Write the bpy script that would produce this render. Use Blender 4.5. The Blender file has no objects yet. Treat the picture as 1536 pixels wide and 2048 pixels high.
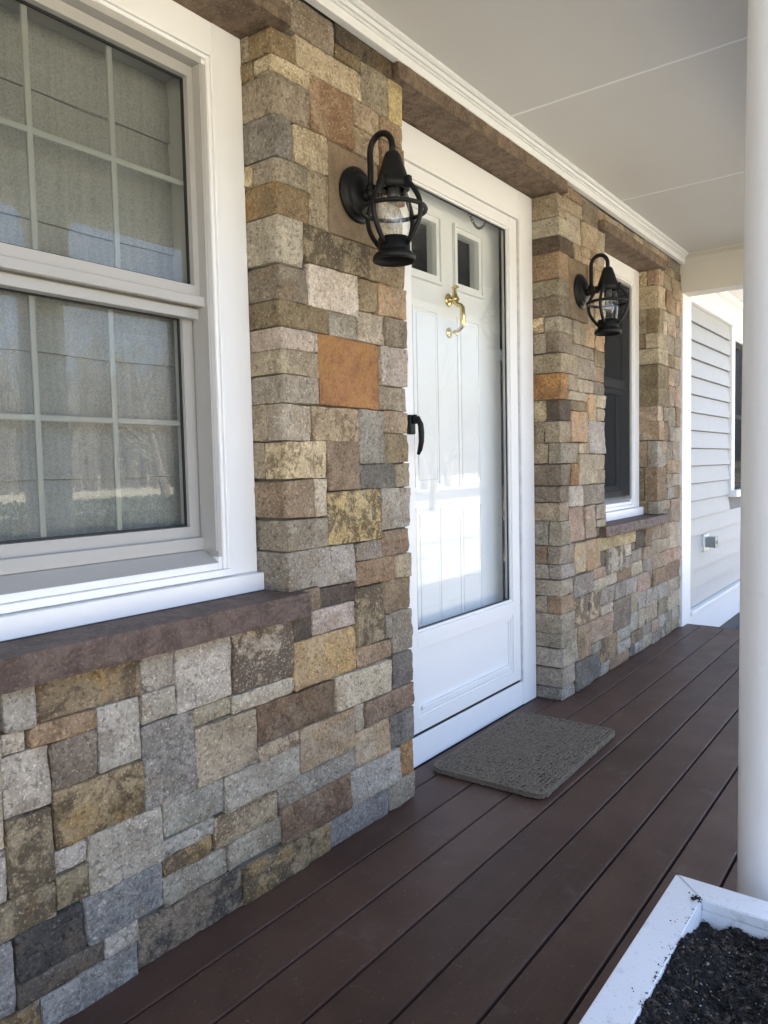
import bpy, bmesh, math, random
from mathutils import Vector, Matrix, noise

sc = bpy.context.scene
COL = sc.collection

# ------------------------------------------------------------------ camera
YAW, PITCH, ROLL, FPX = math.radians(37.2477), math.radians(-3.5255), math.radians(-1.2573), 1489.393
fw = Vector((-math.sin(YAW)*math.cos(PITCH), math.cos(YAW)*math.cos(PITCH), math.sin(PITCH)))
rt = fw.cross(Vector((0, 0, 1))).normalized()
up = rt.cross(fw)
rt2 = rt*math.cos(ROLL) + up*math.sin(ROLL)
up2 = up*math.cos(ROLL) - rt*math.sin(ROLL)
cam_d = bpy.data.cameras.new('camera')
cam = bpy.data.objects.new('camera', cam_d)
COL.objects.link(cam)
m = Matrix((rt2, up2, -fw)).transposed().to_4x4()
m.translation = Vector((1.4242, 0.0, 1.1203))
cam.matrix_world = m
cam_d.sensor_fit = 'VERTICAL'
cam_d.sensor_height = 36.0
cam_d.lens = 36.0*FPX/2048.0
cam_d.clip_start = 0.02
cam_d.clip_end = 2000
sc.camera = cam

# ------------------------------------------------------------------ world, sun, exposure
SUN_EL, SUN_AZ = math.radians(45), math.radians(-82)      # azimuth clockwise from +y: behind the house
w = bpy.data.worlds.new('World')
sc.world = w
w.use_nodes = True
wn = w.node_tree
bg = wn.nodes['Background']
sky = wn.nodes.new('ShaderNodeTexSky')
sky.sky_type = 'NISHITA'
sky.sun_disc = False
sky.sun_elevation = SUN_EL
sky.sun_rotation = SUN_AZ
sky.air_density = 0.75
sky.dust_density = 6.0
sky.ozone_density = 0.6
wn.links.new(sky.outputs[0], bg.inputs[0])
bg.inputs[1].default_value = 0.14
sun_d = bpy.data.lights.new('sun', 'SUN')
sun_d.energy = 5.0
sun_d.angle = math.radians(0.5)
sun_d.color = (1.0, 0.94, 0.85)
sun = bpy.data.objects.new('sun', sun_d)
COL.objects.link(sun)
sdir = Vector((math.sin(SUN_AZ)*math.cos(SUN_EL), math.cos(SUN_AZ)*math.cos(SUN_EL), math.sin(SUN_EL)))
sun.rotation_euler = sdir.to_track_quat('Z', 'Y').to_euler()
sun.location = (-10, 0, 15)
vs = sc.view_settings
vs.view_transform = 'Standard'
vs.look = 'None'
vs.exposure = 3.03
vs.gamma = 1.0
vs.use_curve_mapping = False
sc.render.engine = 'CYCLES'
sc.cycles.use_denoising = True
sc.cycles.denoising_prefilter = 'ACCURATE'
sc.cycles.max_bounces = 10
sc.cycles.diffuse_bounces = 5
sc.cycles.glossy_bounces = 5
sc.cycles.transparent_max_bounces = 16
sc.cycles.transmission_bounces = 8

RNG = random.Random(11)

# ------------------------------------------------------------------ helpers
def obj(name, bm_or_me, mat, parent=None, loc=(0, 0, 0), smooth=False):
    if isinstance(bm_or_me, bmesh.types.BMesh):
        me = bpy.data.meshes.new(name)
        bm_or_me.normal_update()
        bm_or_me.to_mesh(me)
        bm_or_me.free()
    else:
        me = bm_or_me
    if mat is not None and not me.materials:
        me.materials.append(mat)
    if smooth:
        for p in me.polygons:
            p.use_smooth = True
    o = bpy.data.objects.new(name, me)
    COL.objects.link(o)
    o.location = loc
    if parent is not None:
        o.parent = parent
    return o

def tag(o, label=None, cat=None, group=None, kind=None):
    if label: o['label'] = label
    if cat: o['category'] = cat
    if group: o['group'] = group
    if kind: o['kind'] = kind
    return o

def thing(name, label, cat, loc=(0, 0, 0), group=None):
    o = bpy.data.objects.new(name, None)
    o.empty_display_size = 0.1
    COL.objects.link(o)
    o.location = loc
    return tag(o, label, cat, group)

def structure(name, label=None, loc=(0, 0, 0)):
    o = bpy.data.objects.new(name, None)
    COL.objects.link(o)
    o.location = loc
    return tag(o, label, kind='structure')

def box(bm, x0, x1, y0, y1, z0, z1, bev=0.0, seg=2):
    vs_ = [bm.verts.new(p) for p in ((x0,y0,z0),(x1,y0,z0),(x1,y1,z0),(x0,y1,z0),(x0,y0,z1),(x1,y0,z1),(x1,y1,z1),(x0,y1,z1))]
    fs = [bm.faces.new([vs_[i] for i in q]) for q in ((3,2,1,0),(4,5,6,7),(0,1,5,4),(1,2,6,5),(2,3,7,6),(3,0,4,7))]
    if bev > 0:
        es = set()
        for f in fs:
            for e in f.edges: es.add(e)
        bmesh.ops.bevel(bm, geom=list(es), offset=bev, segments=seg, profile=0.5, affect='EDGES')
    return bm

def B(x0, x1, y0, y1, z0, z1, bev=0.0, seg=2):
    return box(bmesh.new(), x0, x1, y0, y1, z0, z1, bev, seg)

def lathe(bm, prof, seg=32, c=(0, 0, 0), cap0=False, cap1=False):
    rings = []
    for r, z in prof:
        rings.append([bm.verts.new((c[0]+r*math.cos(2*math.pi*k/seg), c[1]+r*math.sin(2*math.pi*k/seg), c[2]+z)) for k in range(seg)])
    for a, b in zip(rings, rings[1:]):
        for k in range(seg):
            bm.faces.new((a[k], a[(k+1) % seg], b[(k+1) % seg], b[k]))
    if cap0: bm.faces.new(list(reversed(rings[0])))
    if cap1: bm.faces.new(rings[-1])
    return bm

def tube(bm, pts, rad, seg=10, caps=True):
    pts = [Vector(p) for p in pts]
    n = len(pts)
    rads = rad if isinstance(rad, (list, tuple)) else [rad]*n
    prev = None
    rings = []
    for i, p in enumerate(pts):
        t = (pts[min(i+1, n-1)] - pts[max(i-1, 0)]).normalized()
        if prev is None:
            a = Vector((0, 0, 1)) if abs(t.z) < 0.9 else Vector((1, 0, 0))
            u = t.cross(a).normalized()
        else:
            u = (prev - t*prev.dot(t)).normalized()
        prev = u
        v = t.cross(u)
        rings.append([bm.verts.new(p + (u*math.cos(2*math.pi*k/seg) + v*math.sin(2*math.pi*k/seg))*rads[i]) for k in range(seg)])
    for a, b in zip(rings, rings[1:]):
        for k in range(seg):
            bm.faces.new((a[k], a[(k+1) % seg], b[(k+1) % seg], b[k]))
    if caps:
        bm.faces.new(list(reversed(rings[0])))
        bm.faces.new(rings[-1])
    return bm

def ring(bm, c, R_, r, seg=32, s2=8, axis='z'):
    pts = []
    for k in range(seg):
        a = 2*math.pi*k/seg
        circ = []
        for j in range(s2):
            b = 2*math.pi*j/s2
            rr = R_ + r*math.cos(b)
            p = (rr*math.cos(a), rr*math.sin(a), r*math.sin(b))
            if axis == 'x': p = (p[2], p[0], p[1])
            elif axis == 'y': p = (p[0], p[2], p[1])
            circ.append(bm.verts.new((c[0]+p[0], c[1]+p[1], c[2]+p[2])))
        pts.append(circ)
    for k in range(seg):
        a, b = pts[k], pts[(k+1) % seg]
        for j in range(s2):
            bm.faces.new((a[j], b[j], b[(j+1) % s2], a[(j+1) % s2]))
    return bm

def extrude_profile_y(prof, y0, y1):
    """closed (x,z) profile swept along y"""
    bm = bmesh.new()
    a = [bm.verts.new((x, y0, z)) for x, z in prof]
    b = [bm.verts.new((x, y1, z)) for x, z in prof]
    n = len(prof)
    for i in range(n):
        bm.faces.new((a[i], a[(i+1) % n], b[(i+1) % n], b[i]))
    bm.faces.new(list(reversed(a)))
    bm.faces.new(b)
    bmesh.ops.recalc_face_normals(bm, faces=bm.faces)
    return bm

def frame_yz(y0, y1, z0, z1, w_, x0, x1, wb=None, wt=None):
    """rectangular picture frame in a y-z plane, mitred with 4 bars"""
    wb = w_ if wb is None else wb
    wt = w_ if wt is None else wt
    bm = bmesh.new()
    box(bm, x0, x1, y0, y0+w_, z0, z1)
    box(bm, x0, x1, y1-w_, y1, z0, z1)
    box(bm, x0, x1, y0+w_, y1-w_, z0, z0+wb)
    box(bm, x0, x1, y0+w_, y1-w_, z1-wt, z1)
    return bm

# ------------------------------------------------------------------ materials
def new_mat(name):
    mt = bpy.data.materials.new(name)
    mt.use_nodes = True
    nt = mt.node_tree
    return mt, nt, nt.nodes['Principled BSDF']

def nd(nt, typ, **kw):
    n = nt.nodes.new(typ)
    for k, v in kw.items():
        if k in n.inputs.keys(): n.inputs[k].default_value = v
        else: setattr(n, k, v)
    return n

def mixc(nt, fac, a, b, blend='MIX'):
    n = nt.nodes.new('ShaderNodeMix')
    n.data_type = 'RGBA'
    n.blend_type = blend
    for i, v in ((0, fac), (6, a), (7, b)):
        if hasattr(v, 'links'): nt.links.new(v, n.inputs[i])
        elif i == 0: n.inputs[0].default_value = v
        else: n.inputs[i].default_value = (*v, 1) if len(v) == 3 else v
    return n.outputs[2]

def math_(nt, op, a, b=None, c=None, clamp=False):
    n = nt.nodes.new('ShaderNodeMath')
    n.operation = op
    n.use_clamp = clamp
    for i, v in enumerate((a, b, c)):
        if v is None: continue
        if hasattr(v, 'links'): nt.links.new(v, n.inputs[i])
        else: n.inputs[i].default_value = v
    return n.outputs[0]

def ramp(nt, src, lo, hi):
    n = nt.nodes.new('ShaderNodeMapRange')
    n.interpolation_type = 'SMOOTHSTEP'
    nt.links.new(src, n.inputs[0])
    n.inputs[1].default_value = lo
    n.inputs[2].default_value = hi
    return n.outputs[0]

def noise_(nt, vec, scale, detail=4, rough=0.55, dist=0.0):
    n = nt.nodes.new('ShaderNodeTexNoise')
    if vec is not None: nt.links.new(vec, n.inputs['Vector'])
    n.inputs['Scale'].default_value = scale
    n.inputs['Detail'].default_value = detail
    n.inputs['Roughness'].default_value = rough
    n.inputs['Distortion'].default_value = dist
    return n.outputs[0]

def obj_vec(nt, scale=(1, 1, 1), rnd=True):
    tc = nt.nodes.new('ShaderNodeTexCoord')
    mp = nt.nodes.new('ShaderNodeMapping')
    mp.inputs['Scale'].default_value = scale
    nt.links.new(tc.outputs['Object'], mp.inputs['Vector'])
    if not rnd: return mp.outputs[0]
    oi = nt.nodes.new('ShaderNodeObjectInfo')
    vm = nt.nodes.new('ShaderNodeVectorMath'); vm.operation = 'SCALE'
    vm.inputs[0].default_value = (17.3, 41.7, 29.1)
    nt.links.new(oi.outputs['Random'], vm.inputs['Scale'])
    va = nt.nodes.new('ShaderNodeVectorMath'); va.operation = 'ADD'
    nt.links.new(mp.outputs[0], va.inputs[0]); nt.links.new(vm.outputs[0], va.inputs[1])
    return va.outputs[0]

def bump(nt, bsdf, h, strength, dist):
    b = nt.nodes.new('ShaderNodeBump')
    b.inputs['Strength'].default_value = strength
    b.inputs['Distance'].default_value = dist
    nt.links.new(h, b.inputs['Height'])
    nt.links.new(b.outputs[0], bsdf.inputs['Normal'])
    return b

def paint(name, col, rough=0.45, var=0.04, grain=0.15, dirt=0.0, dirtcol=(0.25, 0.22, 0.18)):
    mt, nt, bs = new_mat(name)
    v = obj_vec(nt)
    n1 = noise_(nt, v, 3.0, 5)
    dark = tuple(c*(1-var*2) for c in col)
    c = mixc(nt, n1, dark, tuple(min(1, c*(1+var)) for c in col))
    if dirt > 0:
        n2 = noise_(nt, v, 26.0, 8, 0.65)
        c = mixc(nt, math_(nt, 'MULTIPLY', ramp(nt, n2, 0.56, 0.74), dirt), c, dirtcol)
    nt.links.new(c, bs.inputs['Base Color'])
    r = math_(nt, 'MULTIPLY_ADD', noise_(nt, v, 14, 4), 0.2, rough-0.1)
    nt.links.new(r, bs.inputs['Roughness'])
    bump(nt, bs, noise_(nt, v, 55, 3), grain, 0.001)
    return mt

def speckle(mt, amount, col=(.12, .115, .11)):
    nt = mt.node_tree; bs = nt.nodes['Principled BSDF']
    src = bs.inputs['Base Color'].links[0].from_socket
    v = obj_vec(nt)
    c = mixc(nt, math_(nt, 'MULTIPLY', ramp(nt, noise_(nt, v, 210, 3, .6), .64, .72), amount), src, col)
    c = mixc(nt, math_(nt, 'MULTIPLY', ramp(nt, noise_(nt, v, 55, 7, .7, .6), .60, .74), amount*.6), c, col)
    nt.links.new(c, bs.inputs['Base Color'])
    return mt

def stone_mat(name, c1, c2, c3=(0.08, 0.06, 0.045), stain=0.2, sscale=9.0, c4=None, patch=0.0, band=0.0, thresh=0.5, bumpk=1.0, spec=1.0, rust=.30):
    mt, nt, bs = new_mat('stone_'+name)
    v = obj_vec(nt)
    a = noise_(nt, v, 7.0, 6, 0.6, 0.4)
    c = mixc(nt, ramp(nt, a, 0.34, 0.66), c2, c1)
    if c4 is not None:                                   # large mineral patch
        p = ramp(nt, noise_(nt, v, 5.0, 5, 0.6, 0.8), 0.48, 0.58)
        c = mixc(nt, math_(nt, 'MULTIPLY', p, patch), c, c4)
    if band > 0:
        vb = obj_vec(nt, (3, 3, 42))
        bn = noise_(nt, vb, 1.0, 3, 0.5, 0.3)
        c = mixc(nt, math_(nt, 'MULTIPLY', ramp(nt, bn, 0.45, 0.7), band), c, tuple(x*0.55 for x in c1))
    s1 = noise_(nt, v, sscale, 8, 0.62, 0.9)
    s2 = noise_(nt, v, sscale*3.4, 6, 0.65, 0.6)
    st = math_(nt, 'MULTIPLY_ADD', s2, 0.45, math_(nt, 'MULTIPLY', s1, 0.72))
    c = mixc(nt, math_(nt, 'MULTIPLY', ramp(nt, st, thresh+0.035, thresh+0.135), stain), c, c3)
    rs = ramp(nt, noise_(nt, v, 9.0, 7, 0.65, 1.0), 0.50, 0.68)
    c = mixc(nt, math_(nt, 'MULTIPLY', rs, rust), c, (.25, .155, .07))
    # mineral grain: light and dark flecks
    g = noise_(nt, v, 150.0, 4, 0.7)
    c = mixc(nt, math_(nt, 'MULTIPLY', ramp(nt, g, 0.52, 0.70), 0.6*spec), c, tuple(min(1, x*1.8+0.06) for x in c1))
    g2 = noise_(nt, v, 95.0, 4, 0.7, 0.5)
    c = mixc(nt, math_(nt, 'MULTIPLY', ramp(nt, g2, 0.50, 0.66), 0.72*spec), c, tuple(x*0.30 for x in c2))
    g3 = noise_(nt, v, 38.0, 5, 0.65, 0.8)
    c = mixc(nt, math_(nt, 'MULTIPLY', ramp(nt, g3, 0.50, 0.70), 0.38*spec), c, tuple(x*0.5 for x in c2))
    c = mixc(nt, 1.0, c, (1.03, .995, .935), 'MULTIPLY')
    oi = nt.nodes.new('ShaderNodeObjectInfo')
    c = mixc(nt, 1.0, c, oi.outputs['Color'], 'MULTIPLY')
    nt.links.new(c, bs.inputs['Base Color'])
    bs.inputs['Roughness'].default_value = 0.82
    bs.inputs['Specular IOR Level'].default_value = 0.35
    h1 = noise_(nt, v, 46.0, 5, 0.6, 0.5)
    h2 = noise_(nt, v, 130.0, 3, 0.6)
    h0 = noise_(nt, v, 16.0, 3, 0.5, 0.6)
    h = math_(nt, 'MULTIPLY_ADD', h2, 0.30, math_(nt, 'MULTIPLY_ADD', h1, 0.65, math_(nt, 'MULTIPLY', h0, 0.9)))
    bump(nt, bs, h, 1.0*bumpk, 0.016)
    return mt

ST = {}
PULL = dict(gray=.42, gray2=.35, lightgray=.40, bluelight=.55, bluegray=.42, blue=.40, graytan=.3, graymott=.3, darkgray=.3, graybrown=.3,
            orange=.2, orangetan=.2, rust=.18, rusttan=.25, ochre=.15, brownochre=.2, ochremott=.2, yellow=.2, redmott=.3, darkbrown=.25, olivemott=.15)
def warm(c, f):                       # the quarry's common tan cast
    lum = .3*c[0]+.6*c[1]+.1*c[2]
    t = (.325, .27, .195); lt = .3*t[0]+.6*t[1]+.1*t[2]
    return tuple(a*(1-f)+b*lum/lt*f for a, b in zip(c, t))
def S_(n, c1, c2, *a, **k):
    f = min(.6, PULL.get(n, .1)+(0 if n in ('orangebig', 'pale', 'blue', 'bluegray') else .09))
    ST[n] = stone_mat(n, tuple(x*1.16 for x in warm(c1, f)), tuple(x*1.08 for x in warm(c2, f)), *a, **k)
S_('gray', (.315,.31,.30), (.225,.22,.21), stain=.25)
S_('gray2', (.30,.298,.29), (.19,.19,.185), (.09,.085,.08), .35, 14)
S_('lightgray', (.41,.395,.37), (.32,.31,.29), (.16,.145,.125), .25)
S_('bluelight', (.37,.375,.385), (.29,.295,.305), (.17,.17,.18), .2)
S_('bluegray', (.24,.25,.262), (.17,.178,.188), (.07,.075,.085), .3)
S_('blue', (.245,.265,.29), (.17,.187,.21), (.075,.083,.095), .4, 14)
S_('graytan', (.33,.295,.24), (.245,.22,.175), stain=.25, band=.25)
S_('tan', (.39,.325,.235), (.29,.24,.17), (.14,.10,.065), .25)
S_('lighttan', (.47,.41,.315), (.36,.31,.235), (.18,.145,.10), .25, band=.2)
S_('pinklight', (.46,.395,.34), (.365,.31,.265), (.19,.15,.12), .25)
S_('pinktan', (.42,.325,.25), (.31,.235,.175), (.17,.11,.075), .3, c4=(.36,.20,.10), patch=.4)
S_('pale', (.60,.55,.49), (.49,.44,.385), (.27,.23,.19), .25)
S_('browntan', (.31,.22,.145), (.225,.155,.10), (.10,.065,.04), .3, band=.4)
S_('graybrown', (.24,.20,.155), (.17,.14,.11), (.075,.058,.042), .35)
S_('olivebrown', (.26,.205,.125), (.19,.145,.085), (.085,.06,.035), .35, band=.15)
S_('olivemott', (.29,.24,.155), (.22,.175,.11), (.065,.048,.03), .8, 11, thresh=.50)
S_('tanmott', (.41,.33,.225), (.32,.25,.16), (.125,.08,.045), .75, 12, thresh=.52)
S_('graymott', (.36,.345,.31), (.26,.25,.225), (.05,.045,.04), .8, 12, thresh=.53)
S_('darkmott', (.44,.385,.30), (.36,.31,.235), (.085,.055,.038), .88, 10, (.42,.26,.08), .45, thresh=.47)
S_('brownochre', (.31,.225,.13), (.24,.165,.09), (.075,.05,.033), .75, 8, (.40,.25,.075), .7, thresh=.51)
S_('brownblack', (.25,.195,.135), (.19,.145,.10), (.035,.033,.031), .85, 7, thresh=.52)
S_('ochremott', (.32,.235,.125), (.25,.17,.08), (.07,.045,.025), .78, 10, (.36,.205,.05), .5, thresh=.51)
S_('ochre', (.46,.31,.12), (.40,.255,.085), (.22,.13,.045), .4, 7, (.38,.32,.235), .5)
S_('ochrepatch', (.30,.215,.12), (.22,.155,.085), (.10,.065,.035), .3, c4=(.42,.20,.035), patch=.75)
S_('yellow', (.46,.36,.18), (.36,.28,.15), (.18,.12,.05), .4)
S_('yellow2', (.50,.41,.22), (.40,.32,.17), (.20,.14,.07), .35)
S_('yellowmott', (.54,.45,.30), (.47,.385,.25), (.15,.10,.05), .7, 26, thresh=.52)
S_('lichen', (.46,.345,.16), (.39,.28,.13), (.075,.052,.03), .85, 18, (.44,.375,.27), .75, thresh=.495)
S_('orange', (.42,.20,.05), (.29,.14,.05), (.09,.055,.03), .5)
S_('orangebig', (.36,.175,.07), (.275,.12,.055), (.40,.215,.075), .6, 6, (.205,.085,.05), .55, spec=.5, bumpk=.7)
S_('orangetan', (.44,.285,.145), (.36,.27,.175), (.20,.12,.06), .3, c4=(.44,.40,.33), patch=.5)
S_('orangetan2', (.48,.29,.15), (.40,.22,.10), (.46,.40,.32), .5)
S_('rust', (.215,.125,.065), (.16,.09,.05), (.075,.045,.03), .5, c4=(.34,.27,.19), patch=.45)
S_('rusttan', (.34,.21,.12), (.26,.16,.095), (.11,.07,.045), .35, band=.5)
S_('redmott', (.36,.255,.175), (.29,.18,.115), (.17,.075,.045), .6, 9)
S_('darkbrown', (.13,.10,.08), (.095,.072,.058), (.05,.038,.03), .4)
S_('darkgray', (.185,.178,.168), (.135,.13,.122), (.055,.053,.05), .4)
S_('black', (.055,.052,.047), (.036,.034,.031), (.12,.095,.065), .3)
S_('black2', (.10,.08,.058), (.06,.048,.035), (.03,.025,.02), .5, c4=(.33,.20,.06), patch=.3)
S_('mount', (.235,.175,.115), (.18,.13,.085), (.12,.085,.055), .3, bumpk=.35, spec=.4)
ST['darkbrown2'] = ST['darkbrown']
ST['orangeside'] = ST['orange']

WHITE = paint('white_paint', (.82, .82, .815), 0.42, .015, .05)
WHITE_V = paint('white_vinyl', (.79, .79, .785), 0.35, .01, .03)
SASH = paint('sash_vinyl', (.40, .388, .366), 0.4, .02, .05)
CEIL = paint('ceiling_paint', (.65, .635, .605), 0.6, .02, .04)
GREY_BEAM = paint('beam_paint', (.60, .575, .52), 0.6, .02, .04)
COLUMN_M = paint('column_paint', (.87, .88, .90), 0.38, .02, .12, .05)
PLANTER_M = paint('planter_paint', (.78, .79, .80), 0.5, .05, .5, .55, (.30, .29, .28))
speckle(PLANTER_M, .55)
speckle(WHITE, .05)
DOOR_M = paint('door_paint', (.80, .80, .79), 0.4, .01, .03)
MUNTIN_M = paint('muntin_vinyl', (.32, .32, .295), 0.4, .02, .03)
SIDING_M = paint('siding_paint', (.40, .405, .40), 0.55, .02, .25)
DARK = paint('rubber_and_gap_shade', (.012, .012, .013), 0.6, .02, .1)  # glazing rubber, and the shade painted into the door gaps
BLACK_METAL = paint('black_powder_coat', (.006, .006, .0065), 0.5, .1, .5)
BLACK_METAL.node_tree.nodes['Principled BSDF'].inputs['Specular IOR Level'].default_value = .3
GREYBOX = paint('grey_plastic', (.24, .27, .27), 0.45, .02, .05)
SHADOW_ROOM = paint('room_wall', (.16, .155, .145), 0.8, .05, .1)
SHINGLE = paint('roof_shingle', (.08, .075, .07), 0.9, .2, .6)
MORTAR = paint('mortar', (.12, .11, .093), 0.9, .12, 1.0)
MULCH_M = paint('mulch_bed', (.055, .045, .04), 0.95, .4, 1.0)

def brownstone(name, c1, c2, rough=.75, bk=.5):
    mt, nt, bs = new_mat(name)
    v = obj_vec(nt)
    a = noise_(nt, v, 17.0, 8, .7, .3)
    c = mixc(nt, ramp(nt, a, .36, .64), tuple(x*.8 for x in c1), c2)
    f = noise_(nt, v, 130, 4, .7)
    c = mixc(nt, math_(nt, 'MULTIPLY', ramp(nt, f, .52, .68), .5), c, tuple(x*1.9 for x in c2))
    f2 = noise_(nt, v, 85, 5, .7, .4)
    c = mixc(nt, math_(nt, 'MULTIPLY', ramp(nt, f2, .52, .66), .6), c, tuple(x*.4 for x in c1))
    nt.links.new(c, bs.inputs['Base Color'])
    bs.inputs['Roughness'].default_value = rough
    h = math_(nt, 'MULTIPLY_ADD', noise_(nt, v, 90, 5, .65), .9, noise_(nt, v, 30, 5, .6))
    bump(nt, bs, h, bk, .012)
    return mt
SILL_M = brownstone('sill_brownstone', (.108, .066, .050), (.165, .112, .086), .6, .9)
LINTEL_M = brownstone('lintel_brownstone', (.13, .088, .058), (.215, .15, .10), .8, .8)

def deck_mat():
    mt, nt, bs = new_mat('composite_deck')
    v = obj_vec(nt, (1, 1, 1))
    vg = obj_vec(nt, (60, 1.6, 60))
    a = noise_(nt, v, 2.2, 6, .6, .4)
    c = mixc(nt, ramp(nt, a, .3, .7), (.057, .030, .0205), (.087, .049, .035))
    gr = noise_(nt, vg, 1.0, 4, .6)
    c = mixc(nt, math_(nt, 'MULTIPLY', ramp(nt, gr, .5, .75), .35), c, (.085, .056, .047))
    d = noise_(nt, v, 11, 7, .7, .3)
    c = mixc(nt, math_(nt, 'MULTIPLY', ramp(nt, d, .56, .78), .45), c, (.15, .125, .11))   # dust
    oi = nt.nodes.new('ShaderNodeObjectInfo')
    bv = math_(nt, 'MULTIPLY_ADD', oi.outputs['Random'], .34, .83)
    cmb = nt.nodes.new('ShaderNodeCombineColor')
    for q in range(3): nt.links.new(bv, cmb.inputs[q])
    c = mixc(nt, 1.0, c, cmb.outputs[0], 'MULTIPLY')
    sp = noise_(nt, v, 160, 2, .5)
    c = mixc(nt, math_(nt, 'MULTIPLY', ramp(nt, sp, .70, .76), .6), c, (.28, .26, .24))
    nt.links.new(c, bs.inputs['Base Color'])
    r = math_(nt, 'MULTIPLY_ADD', noise_(nt, v, 5, 6, .65), .36, .30)
    nt.links.new(r, bs.inputs['Roughness'])
    bs.inputs['Specular IOR Level'].default_value = .28
    h = math_(nt, 'MULTIPLY_ADD', noise_(nt, v, 90, 3), .5, gr)
    bump(nt, bs, h, .25, .002)
    return mt
DECK = deck_mat()

def fabric_mat(name, c1, c2, sc_=(500, 500, 500)):
    mt, nt, bs = new_mat(name)
    v = obj_vec(nt, (1, 1, 1))
    a = noise_(nt, v, 220, 3, .7)
    b_ = noise_(nt, obj_vec(nt, (1, 60, 3)), 1.0, 3, .5)
    c = mixc(nt, ramp(nt, math_(nt, 'MULTIPLY_ADD', a, .75, math_(nt, 'MULTIPLY', b_, .25)), .38, .62), c1, c2)
    nt.links.new(c, bs.inputs['Base Color'])
    bs.inputs['Roughness'].default_value = .9
    bump(nt, bs, a, .3, .002)
    return mt
SHADE_M = fabric_mat('woven_shade', (.215, .213, .203), (.315, .312, .298))
CURTAIN_M = fabric_mat('curtain', (.13, .13, .125), (.19, .19, .18))

def glass_mat(name, tint=(1, 1, 1), f0=.045, mult=1.0, rough=0.0, body=0.0, bodycol=(.3, .31, .3)):
    mt = bpy.data.materials.new(name)
    mt.use_nodes = True
    nt = mt.node_tree
    nt.nodes.clear()
    out = nt.nodes.new('ShaderNodeOutputMaterial')
    tr = nt.nodes.new('ShaderNodeBsdfTransparent'); tr.inputs[0].default_value = (*tint, 1)
    gl = nt.nodes.new('ShaderNodeBsdfGlossy'); gl.inputs['Roughness'].default_value = rough
    gl.inputs['Color'].default_value = (1, 1, 1, 1)
    lw = nt.nodes.new('ShaderNodeLayerWeight'); lw.inputs[0].default_value = .5
    p5 = math_(nt, 'POWER', lw.outputs['Facing'], 5.0)
    F = math_(nt, 'MULTIPLY', math_(nt, 'MULTIPLY_ADD', p5, 1-f0, f0), mult, clamp=True)
    base = tr.outputs[0]
    if body > 0:
        df = nt.nodes.new('ShaderNodeBsdfDiffuse'); df.inputs[0].default_value = (*bodycol, 1)
        mb = nt.nodes.new('ShaderNodeMixShader'); mb.inputs[0].default_value = body
        nt.links.new(base, mb.inputs[1]); nt.links.new(df.outputs[0], mb.inputs[2])
        base = mb.outputs[0]
    mx = nt.nodes.new('ShaderNodeMixShader')
    nt.links.new(F, mx.inputs[0]); nt.links.new(base, mx.inputs[1]); nt.links.new(gl.outputs[0], mx.inputs[2])
    nt.links.new(mx.outputs[0], out.inputs[0])
    return mt
GLASS = glass_mat('window_glass', (.93, .945, .935), .045, .60)
GLASS_CLEAR = glass_mat('clear_glass', (.97, .98, .98), .05)
GLASS_STORM = glass_mat('storm_glass', (.97, .98, .98), .04, .62)
SCREEN = glass_mat('insect_or_dimming_screen', (.8, .8, .8), .0, 0.0, body=.42, bodycol=(.05, .052, .053))

def brass_mat():
    mt, nt, bs = new_mat('polished_brass')
    bs.inputs['Base Color'].default_value = (.74, .58, .26, 1)
    bs.inputs['Metallic'].default_value = 1
    nt.links.new(math_(nt, 'MULTIPLY_ADD', noise_(nt, obj_vec(nt), 60, 3), .12, .10), bs.inputs['Roughness'])
    return mt
BRASS = brass_mat()

def simple(name, col, rough=.8):
    mt, nt, bs = new_mat(name)
    v = obj_vec(nt)
    c = mixc(nt, noise_(nt, v, 30, 6, .7), tuple(x*.65 for x in col), tuple(min(1, x*1.3) for x in col))
    nt.links.new(c, bs.inputs['Base Color'])
    bs.inputs['Roughness'].default_value = rough
    return mt

# ------------------------------------------------------------------ geometry constants
ZC = 2.45            # ceiling
BEAM_Z = 2.205
Y_END = 5.13         # far end of the stone wall

# ------------------------------------------------------------------ setting: ground, road
def lawn_mat():
    mt, nt, bs = new_mat('winter_lawn')
    v = obj_vec(nt, rnd=False)
    a = noise_(nt, v, .35, 6, .6)
    b_ = noise_(nt, v, 6, 6, .7)
    c = mixc(nt, ramp(nt, a, .4, .62), (.40, .37, .29), (.31, .30, .215))
    c = mixc(nt, math_(nt, 'MULTIPLY', b_, .5), c, (.46, .42, .33))
    sp_ = noise_(nt, obj_vec(nt, (1, .12, 1), False), .9, 5, .65, .5)
    c = mixc(nt, math_(nt, 'MULTIPLY', ramp(nt, sp_, .5, .66), .7), c, (.16, .155, .10))
    nt.links.new(c, bs.inputs['Base Color'])
    bs.inputs['Roughness'].default_value = .95
    bump(nt, bs, noise_(nt, v, 40, 4), .8, .03)
    return mt
GZ = -0.48
gm = bmesh.new()
gv = [gm.verts.new(p) for p in ((-400, -400, GZ), (400, -400, GZ), (400, 400, GZ), (-400, 400, GZ))]
gm.faces.new(gv)
tag(obj('lawn', gm, lawn_mat()), 'pale winter lawn in front of the porch', kind='structure')
rd = bmesh.new()
rv = [rd.verts.new(p) for p in ((17, -200, GZ+.01), (24, -200, GZ+.01), (24, 200, GZ+.01), (17, 200, GZ+.01))]
rd.faces.new(rv)
tag(obj('road', rd, simple('asphalt', (.09, .09, .095), .85)), 'asphalt road across the lawn', kind='structure')
pw = B(2.9, 4.2, -8, 30, GZ-.05, GZ+.02, .01)
tag(obj('path', pw, simple('concrete_path', (.38, .37, .35), .85)), 'concrete path running past the porch', kind='structure')
mb = bmesh.new()
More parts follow.
